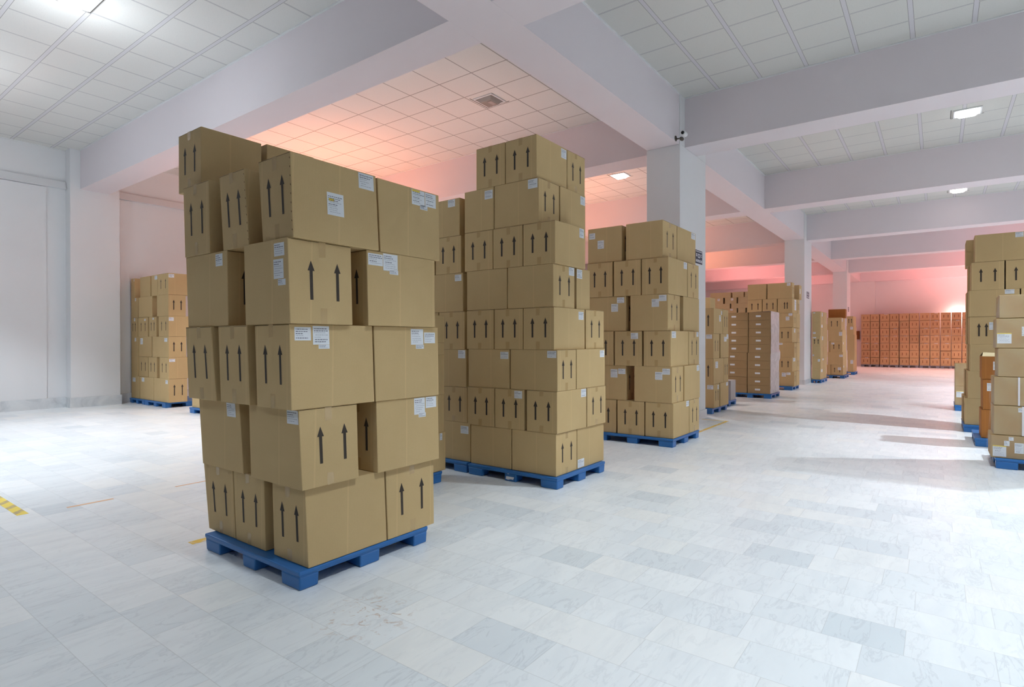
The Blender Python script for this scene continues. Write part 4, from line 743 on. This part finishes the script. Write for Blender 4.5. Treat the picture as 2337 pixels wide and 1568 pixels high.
['S5',9,['flat',1],[-4.2088,-3.6388,16.62,17.5969,-4.2088,-3.6388,16.62,17.5969,1.9184,2.1425],'',[['F',0.33,0.4,0.56,0.62,3]],5],
['S5',10,['flat',0],[-4.7629,-4.2199,16.62,17.5969,-4.7629,-4.2199,16.62,17.5969,2.1425,2.3667],'',[['F',0.17,0.4,0.4,0.62,3]],5],
['S5',10,['flat',1],[-4.2088,-3.6388,16.62,17.5969,-4.2088,-3.6388,16.62,17.5969,2.1425,2.3667],'',[['F',0.33,0.4,0.56,0.62,3]],5],
['S4c',1,'only',[-4.63,-4.03,14.3,14.72,-4.63,-4.03,14.3,14.72,0.125,0.6063],'',[],6],
['S6',7,['rear',0],[-4.2391,-3.6391,20.62,21.0218,-4.2391,-3.6391,20.62,21.0218,2.9317,3.4003],'',[['R',0.2,0.25,0.5,0.6,0]],0],
['S1',6,['front',0,2],[-4.9419,-4.5522,2.1,2.5962,-4.9419,-4.5522,2.1,2.5962,2.765,3.232],'F',[],0],
['S1',6,['rear',0],[-4.9646,-4.5546,2.64,3.0996,-4.9646,-4.5546,2.64,3.0996,2.765,3.2446],'F',[],0]]
PALLETS = [
['S1',-4.433,-3.2,2.064,3.187,0,0.125],
['S1b',-5.65,-4.43,3.52,4.64,0,0.125],
['S2',-4.46,-3.21,5.1,6.181,0,0.125],
['S2b',-5.73,-4.49,5.12,6.2,0,0.125],
['S3',-4.42,-3.11,8.117,9.27,0,0.125],
['S4',-4.95,-3.868,12.354,13.448,0,0.125],
['S4b',-5.987,-4.757,15.06,16.2,0,0.125],
['S4c',-5.1,-4.02,13.65,14.74,0,0.125],
['S5',-4.72,-3.612,16.57,17.63,0,0.125],
['S6',-5.1,-3.69,19.78,20.9,0,0.125],
['S8',-3.8,-3.46,23.84,25.3,0,0.125],
['S9',-4.13,-3.1,27.3,28.7,0,0.125],
['S10',-4,-3.06,30.52,31.6,0,0.125],
['S12',0.35,1.72,12.52,13.6,0,0.125],
['S13',0.44,1.5,10.92,11.95,0,0.125],
['S14',0.568,1.8,9.18,10.2,0,0.125],
['S15',0.3,1.4,16.2,17.3,0,0.125],
['S16',-15.808,-14.618,5.912,7.002,0,0.125],
['S16',-16.72,-15.828,5.912,7.002,0,0.125],
['S17',-13.232,-12.012,5.836,6.916,0,0.125],
['S11',-3.767,-2.837,40.67,41.39,1,0.14],
['S11',-2.797,-1.866,40.67,41.39,1,0.14],
['S11',-1.826,-0.895,40.67,41.39,1,0.14],
['S11',-0.855,0.076,40.67,41.39,1,0.14],
['S11',0.116,1.046,40.67,41.39,1,0.14],
['S11',1.086,2.017,40.67,41.39,1,0.14],
['S7',-7.496,-6.605,23.45,24.55,0,0.125],
['S7',-6.565,-5.674,23.45,24.55,0,0.125]]
ORD = ['bottom', 'second', 'third', 'fourth', 'fifth', 'sixth', 'seventh', 'eighth', 'ninth', 'tenth', 'eleventh', 'twelfth', 'thirteenth', 'fourteenth', 'fifteenth', 'sixteenth']
for r in DATA:
    NL[r[0]] = max(NL.get(r[0], 0), r[1])

def layer_word(s, l):
    return 'top' if l == NL[s] and l > 1 else ORD[l - 1]

def face_pts(face, b, t, z0, z1):
    """four corners (top-left, top-right, bottom-right, bottom-left) of a carton's face as seen from outside"""
    i, j = {'F': (0, 1), 'R': (1, 2), 'B': (2, 3), 'L': (3, 0)}[face]
    return [Vector((*t[i], z1)), Vector((*t[j], z1)), Vector((*b[j], z0)), Vector((*b[i], z0))]

def on_face(P, u, v, off):
    tl, tr, br, bl = P
    n = (tr - tl).cross(tl - bl).normalized()
    top = tl.lerp(tr, u); bot = bl.lerp(br, u)
    return top.lerp(bot, v) + n * off

def rect(bm, P, u0, v0, u1, v1, off, mi=0):
    poly(bm, [on_face(P, u0, v1, off), on_face(P, u1, v1, off), on_face(P, u1, v0, off), on_face(P, u0, v0, off)], mi)

def arrow(bm, P, uc, off, mi, v0=.24, v1=.71):
    w = (P[1] - P[0]).length; h = (P[0] - P[3]).length
    hw, sw, hh = .026 / w, .0115 / w, .066 / h
    if h < .3: hh = .16
    pts = [(uc - sw, v1), (uc + sw, v1), (uc + sw, v0 + hh), (uc + hw, v0 + hh), (uc, v0), (uc - hw, v0 + hh), (uc - sw, v0 + hh)]
    poly(bm, [on_face(P, u, v, off) for u, v in pts], mi)

def make_label_or_shine(P, spec, parent):
    face, u0, v0, u1, v1, style = spec
    rng = random.Random(int(u0 * 977 + v0 * 3571 + parent.location.x * 131 + parent.location.z * 57))
    bm = bmesh.new()
    rect(bm, P, u0, v0, u1, v1, .0012, 0)
    w = (P[1] - P[0]).length * (u1 - u0); h = (P[0] - P[3]).length * (v1 - v0)
    L = lambda a, c, b, d, mi, off=.002: rect(bm, P, u0 + (u1 - u0) * a, v0 + (v1 - v0) * c, u0 + (u1 - u0) * b, v0 + (v1 - v0) * d, off, mi)
    if style == 2:
        L(0, 0, 1, .09, 2)
    if style == 1:
        L(.03, .02, .62, .14, 2) if v0 < .2 else L(.1, .26, .42, .38, 2)
    if style != 3:
        rows = max(3, min(9, int(h / .016)))
        y = .10 if style == 0 else .14
        dy = (.92 - y) / rows
        for k in range(rows):
            bold = k in (0, 1) or rng.random() < .2
            x = .07 + (rng.random() * .1 if k > 2 else 0); end = .45 + .48 * rng.random()
            while x < end:
                ww = .05 + .11 * rng.random()
                L(x, y + dy * .2, min(x + ww, .95), y + dy * (.58 if bold else .34), 1)
                x += ww + .03
            y += dy
    return mesh_obj('label_or_tape_shine', bm, [M['paper'], M['text'], M['yellow']], parent)

def tape(P, v0, v1, parent, u=.5, w=.052):
    bm = bmesh.new(); ww = w / (P[1] - P[0]).length / 2
    poly(bm, [on_face(P, u - ww, v1, .0008), on_face(P, u + ww * .9, v1 - .01, .0008), on_face(P, u + ww, v0, .0008), on_face(P, u - ww, v0, .0008)])
    return mesh_obj('packing_tape', bm, M['tape'], parent)

TAPED = {'S1', 'S2', 'S2b', 'S3'}
MATS = {0: 'carton', 1: 'carton_red_lit', 2: 'orange', 3: 'wrapcard', 4: 'pale', 5: 'flat', 6: 'bundle'}
KNAME = {0: 'cardboard_carton', 1: 'cardboard_carton', 2: 'orange_carton', 3: 'wrapped_carton', 4: 'flat_carton', 5: 'flat_carton', 6: 'wrapped_bundle'}
seen = {}
def carton(row):
    st, li, pos, q, arrows, labs, tint = row
    x0b, x1b, y0b, y1b, x0t, x1t, y0t, y1t, z0, z1 = q
    cx, cy = (x0b + x1b) / 2, (y0b + y1b) / 2
    e = .0028 if st != 'S11' else .006
    b = [(x0b - cx + e, y0b - cy + e), (x1b - cx - e, y0b - cy + e), (x1b - cx - e, y1b - cy - e), (x0b - cx + e, y1b - cy - e)]
    t = [(x0t - cx + e, y0t - cy + e), (x1t - cx - e, y0t - cy + e), (x1t - cx - e, y1t - cy - e), (x0t - cx + e, y1t - cy - e)]
    h = z1 - z0 - {'S11': .012, 'S13': .006, 'S14': .006, 'S5': .003}.get(st, .001)
    bm = bmesh.new()
    hexq(bm, b, t, 0, h, 0, .005 if st in ('S1', 'S2', 'S3') else .004, 2 if st in ('S1', 'S2') else 1)
    far = st == 'S11'
    for a in arrows:
        P = face_pts(a, b, t, 0, h)
        au = (.30, .725)
        if st == 'S1' and pos == 'corner' and a == 'R': au = (.335, .755)
        if st == 'S12' and li == 4: au = (.30, .53)
        if st == 'S6' and li == 6 and pos == 'corner' and a == 'F': au = (.47, .65)
        for u in au:
            if far: rect(bm, P, u - .035, .30, u + .035, .68, .0009, 1)
            else: arrow(bm, P, u, .0009, 1)
        rect(bm, P, .01, .008, .99, .013, .0006, 2)     # gap under the top flaps
    if st == 'S1' and li == 5 and (pos == 'corner' or (pos[0] == 'front' and pos[1] == 1)):   # hand-punched nicks along the edge
        P = face_pts('F', b, t, 0, h); rr = random.Random(5)
        for q_ in range(9):
            v = .06 + .105 * q_
            poly(bm, [on_face(P, .965, v + .005, .0008), on_face(P, .978 + .008 * rr.random(), v + .028, .0008), on_face(P, .990, v + .012, .0008), on_face(P, .980, v, .0008)], 2)
    o = mesh_obj(KNAME[tint], bm, [M[MATS[tint]], M['ink_brown' if far else 'ink'], M['seam']], loc=(cx, cy, z0))
    for s in labs:
        make_label_or_shine(face_pts(s[0], b, t, 0, h), s, o)  # on the far carton wall these white strips paint in tape shine
    if st in TAPED:
        rng = random.Random(int(cx * 1000 + z0 * 37))
        for a in arrows:
            P = face_pts(a, b, t, 0, h)
            u = .5 + rng.uniform(-.03, .03)
            tape(P, .0, .13 + .07 * rng.random(), o, u); tape(P, .80 + .05 * rng.random(), 1.0, o, u)
    # wording
    look = ('arrow-marked' if arrows else 'plain')
    if labs: look += ' white-labelled' if len(labs) == 1 else ' multi-labelled'
    lw = layer_word(st, li)
    w = STACK[st]
    k = list(pos) if isinstance(pos, (list, tuple)) else [pos]
    if st == 'S11':
        lab = f"red-lit carton, {ORD[li-1] if li < 7 else 'top'} row, {['first','second','third','fourth','fifth','sixth','seventh','eighth','ninth','tenth','last'][k[1]]} column of far carton wall"
        grp = 'red-lit cartons stacked along the far wall'
    elif st == 'S5':
        lab = f"flat brown carton, {lw} layer, {'left' if k[1] == 0 else 'right'} column of the {w}"
        grp = 'flat cartons in the film-wrapped stack'
    elif st == 'S7' and li <= 12:
        lab = 'pale flat carton low inside the brick-like stack, hidden behind nearer stacks'; grp = 'hidden pale flat cartons'
    elif st == 'S7':
        lab = f"pale flat carton, {['left','middle','right','far right'][k[1]] if k[2] > 2 else ['left','right'][k[1]]} in {['fourth','third','second','top'][li-13]} visible row of the {w}"
        grp = 'pale flat cartons'
    elif k[0] == 'hidden':
        lab = f"plain carton in the hidden back row of the {w}"; grp = 'hidden back-row cartons of the ' + w
    elif st == 'S9' and k[0] == 'orange':
        lab = 'orange carton on the very top, standing far behind near the third column'; grp = None
    elif st == 'S4c':
        lab = 'small grey plastic-wrapped bundle on a blue pallet beside the wrapped flat cartons'; grp = None
    else:
        kind = {2: 'orange carton', 3: 'clear-wrapped carton'}.get(tint, look + ' carton')
        if k[0] == 'corner': p = 'near-corner box'
        elif k[0] == 'front':
            n = k[2]
            p = (['left', 'right'] if n == 2 else ['left', 'middle', 'right'] if n == 3 else ['first', 'second', 'third', 'fourth'])[k[1]] + ' front box'
        elif k[0] == 'rear': p = 'rear box' if k[1] == 0 else 'far rear box'
        else: p = ''
        if st == 'S14' and k[0] == 'rear': p = 'right box'
        elif st == 'S14': p = 'left box'
        lab = f"{kind}, {p + ', ' if p else ''}{lw} layer, {w}"
        grp = 'cartons of the ' + w
    lab = ' '.join(lab.split())
    if len(lab.split()) > 16: print('LONG', lab)
    if lab in seen and k[0] != 'hidden' and not (st == 'S7' and li <= 12): print('DUP', lab, row[:3])
    seen[lab] = 1
    tag(o, lab, 'bundle' if st == 'S4c' else 'box', grp)
    return o, b, t, h

CART = {}
for row in DATA:
    res = carton(row)
    CART.setdefault((row[0], row[1]), []).append((row, res))

# film and straps on the wrapped cartons at right
for (st, li), items in CART.items():
    if st not in ('S14', 'S15'): continue
    for row, (o, b, t, h) in items:
        bm = bmesh.new(); g = .006
        x0, y0 = b[0]; x1, y1 = b[2]
        bulge = .03 if row[2] != ['rear', 1] else 0
        vs = [(x0 - g - bulge, y0 - g), (x1 + g, y0 - g), (x1 + g, y1), (x0 - g - bulge * .6, y1)]
        vt = [(x0 - g, y0 - g), (x1 + g, y0 - g), (x1 + g, y1), (x0 - g, y1)]
        for i in (0, 1, 3):
            j = (i + 1) % 4
            poly(bm, [(*vs[i], .004), (*vs[j], .004), (*vt[j], h - .004), (*vt[i], h - .004)])
        mesh_obj('clear_film', bm, M['clear'], o)
        if st == 'S14' and li > 1:
            u = {2: .47, 3: .40, 4: .49, 5: .0, 6: .47}[li]
            if u:
                bm = bmesh.new(); sx = x0 + (x1 - x0) * u * .78
                hexa(bm, (sx, y0 - .010, .002), (sx + .018, y0 - .007, h - .002)); hexa(bm, (sx, y0 - .010, h - .002), (sx + .018, y1, h + .0))
                mesh_obj('strap', bm, M['strapm'], o)
# the topmost orange carton stands open: two loose flaps
o13 = max((r[1][0] for k_, v_ in CART.items() if k_[0] == 'S13' for r in v_), key=lambda o_: o_.location.z)
hb = o13.dimensions
for sgn in (-1, 1):
    bm = bmesh.new(); ex, ey, ez = hb.x / 2 - .004, hb.y / 2 - .004, hb.z
    a0 = (-ex, sgn * ey, ez); a1 = (ex, sgn * ey, ez); i0 = (-ex + .02, sgn * ey * .35, ez + .055); i1 = (ex - .02, sgn * ey * .35, ez + .03)
    poly(bm, [a0, a1, i1, i0] if sgn < 0 else [a1, a0, i0, i1])
    fl = mesh_obj('flap', bm, M['pale'], o13)
    md = fl.modifiers.new('board', 'SOLIDIFY'); md.thickness = .004; md.offset = 1
# stretch film down the right side of the wrapped stack of flat cartons
r5 = [r for r in DATA if r[0] == 'S5']
xs = max(r[3][1] for r in r5); ya = r5[0][3][2]; yb = r5[0][3][3]; zt = max(r[3][9] for r in r5)
bm = bmesh.new(); rng = random.Random(3)
nz, ny = 26, 14; grid = []
for i in range(nz + 1):
    z = .127 + (zt - .115) * i / nz
    base = xs if z > 1.22 else xs - .012
    rowv = []
    for j in range(ny + 1):
        edge = .02 + (.05 if i < 13 and j == ny else 0)
        rowv.append(bm.verts.new((base + .004 + .010 * rng.random() + (.03 if 11 <= i <= 13 else 0) * (j / ny), ya + .004 + (yb - ya + edge) * j / ny, z)))
    grid.append(rowv)
for i in range(nz):
    for j in range(ny):
        bm.faces.new((grid[i][j], grid[i][j + 1], grid[i + 1][j + 1], grid[i + 1][j]))
# top sheet so that the wrap holds to the load
tv = [bm.verts.new(p) for p in ((xs - .5, ya + .05, zt + .004), (xs + .006, ya + .004, zt + .012), (xs + .006, yb, zt + .012), (xs - .5, yb, zt + .004))]
bm.faces.new(tv)
f = mesh_obj('stretch_film', bm, M['film'])
sm = f.modifiers.new('thick', 'SOLIDIFY'); sm.thickness = .0015
tag(f, 'whitish stretch film covering the right side of the flat carton stack', 'film')

# ------------------------------------------------------------------ pallets
PL = {'S1': 'under the nearest tall stack', 'S1b': 'behind the nearest stack, only one corner in view', 'S2': 'with a white scuff under the eight-layer middle stack', 'S2b': 'left of the scuffed one, under the middle left stack',
 'S3': 'under the six-layer stack before the front column', 'S4': 'under the four-layer stack behind the front column', 'S4b': 'hidden behind the front column', 'S4c': 'under the grey wrapped bundle',
 'S5': 'under the film-wrapped flat cartons', 'S6': 'beside the second column', 'S8': 'just past the second column', 'S9': 'under the stack topped by an orange carton', 'S10': 'farthest along the aisle before the pink wall',
 'S12': 'under the tall stack at the right edge', 'S13': 'under the orange cartons', 'S14': 'nearest at the right edge under wrapped cartons', 'S15': 'under the low far stack at right', 'S17': 'peeping out left behind the nearest stack'}
SIXTEEN = ['right pallet of two under the left-wall stack', 'left pallet of two under the left-wall stack']
cnt = {}
def pallet(st, x0, x1, y0, y1, kind, h):
    k = cnt.get(st, 0); cnt[st] = k + 1
    mat = M['greypal'] if kind else M['blue']
    W, L = x1 - x0, y1 - y0
    bm = bmesh.new()
    hexa(bm, (0, 0, h - .030), (W, L, h - .002), bev=.007)
    # lower lip and raised anti-slip ribs on the deck
    hexa(bm, (.006, .006, h - .040), (W - .006, L - .006, h - .029))
    o = mesh_obj('pallet', bm, mat, loc=(x0, y0, 0))
    kx, ky = W / 1.235, L / 1.12
    wx = (.212 * kx, .164 * kx, .212 * kx); wy = (.142 * ky, .176 * ky, .140 * ky)
    fx = (.004, W / 2 - wx[1] / 2, W - wx[2] - .004); fy = (.004, L / 2 - wy[1] / 2, L - wy[2] - .004)
    made = {}
    for a in range(3):
        for c in range(3):
            key = (a % 2, c)
            if key not in made:
                bm = bmesh.new(); i = .004
                hexa(bm, (i, i, 0), (wx[a] - i, wy[c] - i, h - .039), top=[(0, 0), (wx[a], 0), (wx[a], wy[c]), (0, wy[c])], bev=.010, seg=3)
                f = mesh_obj('foot', bm, mat, o, (fx[a], fy[c], 0)); made[key] = f.data
            else:
                f = D.objects.new('foot', made[key]); f.location = (fx[a], fy[c], 0); link(f, o)
    if st == 'S2' and k == 0:
        bm = bmesh.new(); P = [(.0, .02), (.03, .012), (.07, .022), (.105, .02), (.118, .05), (.10, .068), (.07, .06), (.045, .082), (.018, .078), (.006, .05)]
        poly(bm, [(fx[1] + .02 + u, fy[0] + .0015, .003 + w) for u, w in P])
        mesh_obj('paper_scrap', bm, M['paper'], o)
    if kind:
        lab = f"grey plastic pallet, {['first','second','third','fourth','fifth','sixth'][k]} from left under the red-lit carton wall"; g = 'grey pallets under the far carton wall'
    else:
        if st == 'S16': lab = 'blue plastic ' + SIXTEEN[k]
        elif st == 'S7': lab = 'blue plastic pallet under the pale brick-like stack, hidden from view'
        else: lab = 'blue plastic pallet ' + PL[st]
        g = 'blue plastic pallets'
        if st == 'S7': g = 'hidden pallets of the pale stack'
    tag(o, lab, 'pallet', g)
for p in PALLETS:
    pallet(*p)

# ------------------------------------------------------------------ ceiling lamps
LAMPS = [  # x, y, lit, label
 (.467, 14.62, 'lamp_cool', 'bright square ceiling lamp in the second bay right of the beam'),
 (.488, 21.99, 'lamp_warm', 'bright ceiling lamp farther off in the third bay at right'),
 (-7.044, 14.445, 'lamp_warm', 'lit ceiling lamp seen left of the front column'),
 (-9.21, 2.62, 'lamp_cool', 'bright ceiling lamp cut by the top left frame edge'),
 (-6.829, 8.451, None, 'unlit square ceiling lamp in the salmon ceiling above the middle stack'),
]
for x, y, lit, lab in LAMPS:
    r = D.objects.new('ceiling_lamp', None); r.location = (x, y, ZC); r.empty_display_size = .1; link(r)
    tag(r, lab, 'ceiling lamp', 'square ceiling lamps')
    s = .225
    bm = bmesh.new()
    for lo, hi in (((-s, -s), (s, -s + .03)), ((-s, s - .03), (s, s)), ((-s, -s + .03), (-s + .03, s - .03)), ((s - .03, -s + .03), (s, s - .03))):
        hexa(bm, (*lo, -.022), (*hi, 0), bev=.004)
    mesh_obj('frame', bm, M['white_paint'], r)
    bm = bmesh.new(); a = s - .034; c = s - .10
    hexa(bm, (-c, -c, -.075), (c, c, -.003), top=[(-a, -a), (a, -a), (a, a), (-a, a)], bev=.015, seg=3)
    mesh_obj('diffuser', bm, M[lit] if lit else M['glass_off'], r)
    if not lit:
        bm = bmesh.new(); hexa(bm, (.02, -.09, -.082), (.11, .09, -.076), bev=.003); mesh_obj('reflector', bm, M['metal'], r)
    # dark shadow-gap rim around the cut tile
    bm = bmesh.new(); s2 = s + .045
    for lo, hi in (((-s2, s2 - .012), (s2, s2)), ((-s2, -s2), (-s2 + .012, s2 - .012))):
        hexa(bm, (*lo, -.004), (*hi, 0))
    mesh_obj('cutout_rim', bm, M['bronze'], r)

# ------------------------------------------------------------------ small things on the columns and walls
def glyphs(bm, plane, rows_):
    for x0, z0, x1, z1 in rows_:
        rect(bm, plane, x0, z0, x1, z1, .0075, 1)
def sign(y0, y1, z0, z1, lab):
    o = D.objects.new('wall_sign', None); o.location = (BR + .018, (y0 + y1) / 2, (z0 + z1) / 2); link(o)
    hw, hh = (y1 - y0) / 2, (z1 - z0) / 2
    bm = bmesh.new(); hexa(bm, (0, -hw, -hh), (.006, hw, hh)); mesh_obj('sign_board', bm, M['navy'], o)
    P = [Vector((0, -hw, hh)), Vector((0, hw, hh)), Vector((0, hw, -hh)), Vector((0, -hw, -hh))]
    bm = bmesh.new()
    for a in [(.02, .07, .98, .12), (.02, .70, .98, .73), (.02, .84, .98, .88),        # white rules
              (.08, .26, .14, .48), (.14, .42, .20, .48), (.14, .26, .20, .31), (.20, .26, .25, .48),
              (.36, .26, .43, .56), (.43, .26, .58, .32), (.43, .50, .58, .56), (.58, .26, .65, .56),
              (.76, .26, .82, .48), (.82, .26, .90, .31), (.82, .43, .90, .48),
              (.05, .75, .2, .82), (.26, .75, .46, .82), (.52, .75, .66, .82), (.74, .75, .92, .82)]:
        rect(bm, P, *a, .0068, 0)
    mesh_obj('lettering', bm, M['paper'], o)
    tag(o, lab, 'sign', 'column signs')
sign(11.18, 11.575, 3.11, 3.375, 'small dark sign with white lettering on the front column')
sign(23.1, 23.55, 3.13, 3.37, 'small dark sign with white lettering on the second column')
sign(35.0, 35.4, 3.13, 3.37, 'tiny dark sign on the third column')

cam_r = D.objects.new('security_camera', None); cam_r.location = (BR, 10.17, 5.27); link(cam_r)
tag(cam_r, 'small white security camera high on the front column below the ceiling beams', 'camera')
bm = bmesh.new(); lathe(bm, [(.050, 0), (.050, .012), (.030, .022)], (0, 0, 0), 20, axis='X'); mesh_obj('mounting_plate', bm, M['bronze'], cam_r)
bm = bmesh.new(); lathe(bm, [(.012, .02), (.012, .085), (.022, .10)], (0, 0, -.012), 12, axis='X'); mesh_obj('arm', bm, M['bronze'], cam_r)
bm = bmesh.new(); lathe(bm, [(.012, .07), (.042, .055), (.050, 0), (.047, -.07), (.040, -.085)], (.165, .0, .05), 28, axis='Y'); mesh_obj('housing', bm, M['white_paint'], cam_r)
bm = bmesh.new(); lathe(bm, [(.030, -.084), (.030, -.094), (.016, -.100)], (.165, .0, .05), 20, axis='Y'); mesh_obj('lens', bm, M['dark'], cam_r)
bm = bmesh.new(); lathe(bm, [(.012, .05), (.032, .035), (.036, 0), (.026, -.045), (.012, -.055)], (.115, 0, -.028), 20, axis='Y'); mesh_obj('infrared_lamp', bm, M['bronze'], cam_r)
for o_ in cam_r.children:
    for p_ in o_.data.polygons: p_.use_smooth = True

bm = bmesh.new(); hexa(bm, (-4.08, 41.30, 1.66), (-3.90, 41.415, 2.18), bev=.01)
hexa(bm, (-4.05, 41.285, 1.76), (-3.93, 41.30, 2.08))
tag(mesh_obj('wall_box', bm, M['brownbox']), 'small brown box fixed to the pink far wall left of the carton wall', 'wall box')
# ------------------------------------------------------------------ floor markings
def strip(name, pts, mat, lab, cat='floor tape'):
    bm = bmesh.new()
    for (x0, y0, x1, y1) in pts:
        hexa(bm, (x0, y0, 0), (x1, y1, .0012))
    tag(mesh_obj(name, bm, mat), lab, cat)
strip('floor_tape', [(-3.335, 9.5, -3.275, 11.5), (-3.80, 11.45, -3.335, 11.5)], M['ftape'], 'yellow corner of floor tape beside the front column')
strip('hazard_tape', [(-8.4, 1.455, -6.66, 1.54)], M['hazard'], 'black and yellow hazard tape on the floor at the left frame edge')
strip('floor_line', [(-6.625, 1.81, -6.585, 2.19)], M['otape'], 'worn orange line on the floor right of the hazard tape')
strip('floor_line', [(-6.625, 2.77, -6.595, 3.1)], M['otape'], 'faint orange line on the floor left of the nearest stack')
strip('floor_tape', [(-4.70, 2.06, -4.62, 2.35)], M['ftape'], 'short yellow tape end touching the nearest pallet')

# ------------------------------------------------------------------ light
def lamp(x, y, z, power, c, ang=94, r=.16, blend=.4):
    l = D.lights.new('spot_light', 'SPOT'); l.energy = power; l.color = c; l.spot_size = math.radians(ang); l.spot_blend = blend; l.shadow_soft_size = r
    o = D.objects.new('spot_light', l); o.location = (x, y, z); link(o); return o
def wash(x, y, z, power, c, ang=150, r=.3):
    o = lamp(x, y, z, power, c, ang, r, .9); o.name = 'added_wash_light'; o.rotation_euler = (math.pi, 0, 0); return o  # added uplight without a fixture, tints ceilings and beams
def glow_point(x, y, z, power, c, r=.15):
    l = D.lights.new('point_light', 'POINT'); l.energy = power; l.color = c; l.shadow_soft_size = r
    o = D.objects.new('point_light', l); o.location = (x, y, z); link(o); return o
COOL = (.83, .925, 1.0); NEUT = (1.0, .95, .93); WARM = (1.0, .34, .17); PINK = (1.0, .27, .25); BLUSH = (1.0, .66, .58)
for x, y, p, c in [(.47, 2.4, 720, COOL), (.47, 6.7, 1250, COOL), (.47, 14.62, 300, COOL), (4.7, 2.4, 750, COOL), (4.7, 6.6, 550, COOL), (4.7, 17.5, 1900, COOL),
                   (-9.21, 2.62, 1300, COOL), (-12.8, 2.0, 1250, COOL), (-9.2, -3.5, 350, COOL), (.49, 22.0, 1200, COOL), (4.7, 22.0, 1500, COOL),
                   (.49, 28, 900, COOL), (4.7, 28, 900, COOL), (2.5, 33, 900, NEUT), (.5, 36.8, 1300, BLUSH), (4, 37.6, 500, BLUSH),
                   (-7.04, 14.445, 900, NEUT), (-12, 14.4, 300, BLUSH), (-12.0, 8.6, 800, NEUT), (-8, 19.3, 600, NEUT), (-13, 20.3, 400, BLUSH), (-8, 26.4, 500, BLUSH), (-8, 32.4, 500, BLUSH), (-8, 38.4, 500, BLUSH)]:
    lamp(x, y, 6.03, p, c)  # known lamps, plus several added for brightness where no fixture shows
lamp(4.9, 12.3, 6.03, 3500, COOL, 116, .12)
lamp(-2.3, -2.4, 6.03, 260, COOL, 160, .12)
glow_point(-9.21, 2.62, 5.3, 60, COOL)  # added mid-air fill below the lamp, lifts ceiling and beam
glow_point(-12.8, 1.2, 5.3, 110, COOL)  # added fill with no fixture, brightens the left wall
wash(-12.0, 8.4, 3.2, 700, WARM)
wash(-7.5, 8.4, 3.8, 60, WARM)
wash(-9.5, 14.3, 3.3, 600, WARM)
wash(-10, 20.3, 3.4, 900, WARM)
wash(-10, 26.4, 3.4, 900, WARM)
wash(-9, 32.4, 3.1, 1100, PINK)
wash(-8, 38.5, 3.0, 800, PINK)
wash(2.5, 33, 3.0, 700, PINK)
wash(2.0, 38.7, 2.4, 2300, PINK)
wash(3.0, 27.5, 3.0, 260, PINK)
glow_point(.95, 41.45, 3.05, 70, (1.0, .60, .58))


w = D.worlds.new('World'); S.world = w; w.use_nodes = True
w.node_tree.nodes['Background'].inputs[0].default_value = (.9, .88, .9, 1); w.node_tree.nodes['Background'].inputs[1].default_value = 0.0

# ------------------------------------------------------------------ camera
cd = D.cameras.new('camera'); cd.sensor_width = 36; cd.lens = 1303.6 / 2337 * 36; cd.clip_end = 200
co = D.objects.new('camera', cd); link(co)
def rot(yaw, pitch, roll):
    cy, sy = math.cos(yaw), math.sin(yaw)
    f = Vector((-sy * math.cos(pitch), cy * math.cos(pitch), math.sin(pitch)))
    r = Vector((cy, sy, 0)); d = -r.cross(f)
    c, s = math.cos(roll), math.sin(roll)
    r2 = c * r + s * d; d2 = -s * r + c * d
    return Matrix(((r2.x, -d2.x, -f.x), (r2.y, -d2.y, -f.y), (r2.z, -d2.z, -f.z)))
co.matrix_world = Matrix.Translation((0, 0, 1.57)) @ rot(math.radians(36.71), math.radians(-.228), math.radians(.065)).to_4x4()
S.camera = co

S.view_settings.view_transform = 'Standard'; S.view_settings.look = 'None'; S.view_settings.gamma = 1
S.view_settings.use_curve_mapping = False
S.view_settings.exposure = -0.54
try:
    S.cycles.use_denoising = True
    S.cycles.max_bounces = 6; S.cycles.diffuse_bounces = 4; S.cycles.glossy_bounces = 2; S.cycles.transmission_bounces = 2; S.cycles.transparent_max_bounces = 6; S.cycles.sample_clamp_indirect = 5
    S.cycles.use_adaptive_sampling = True; S.cycles.adaptive_threshold = .12; S.cycles.adaptive_min_samples = 16
except Exception:
    pass
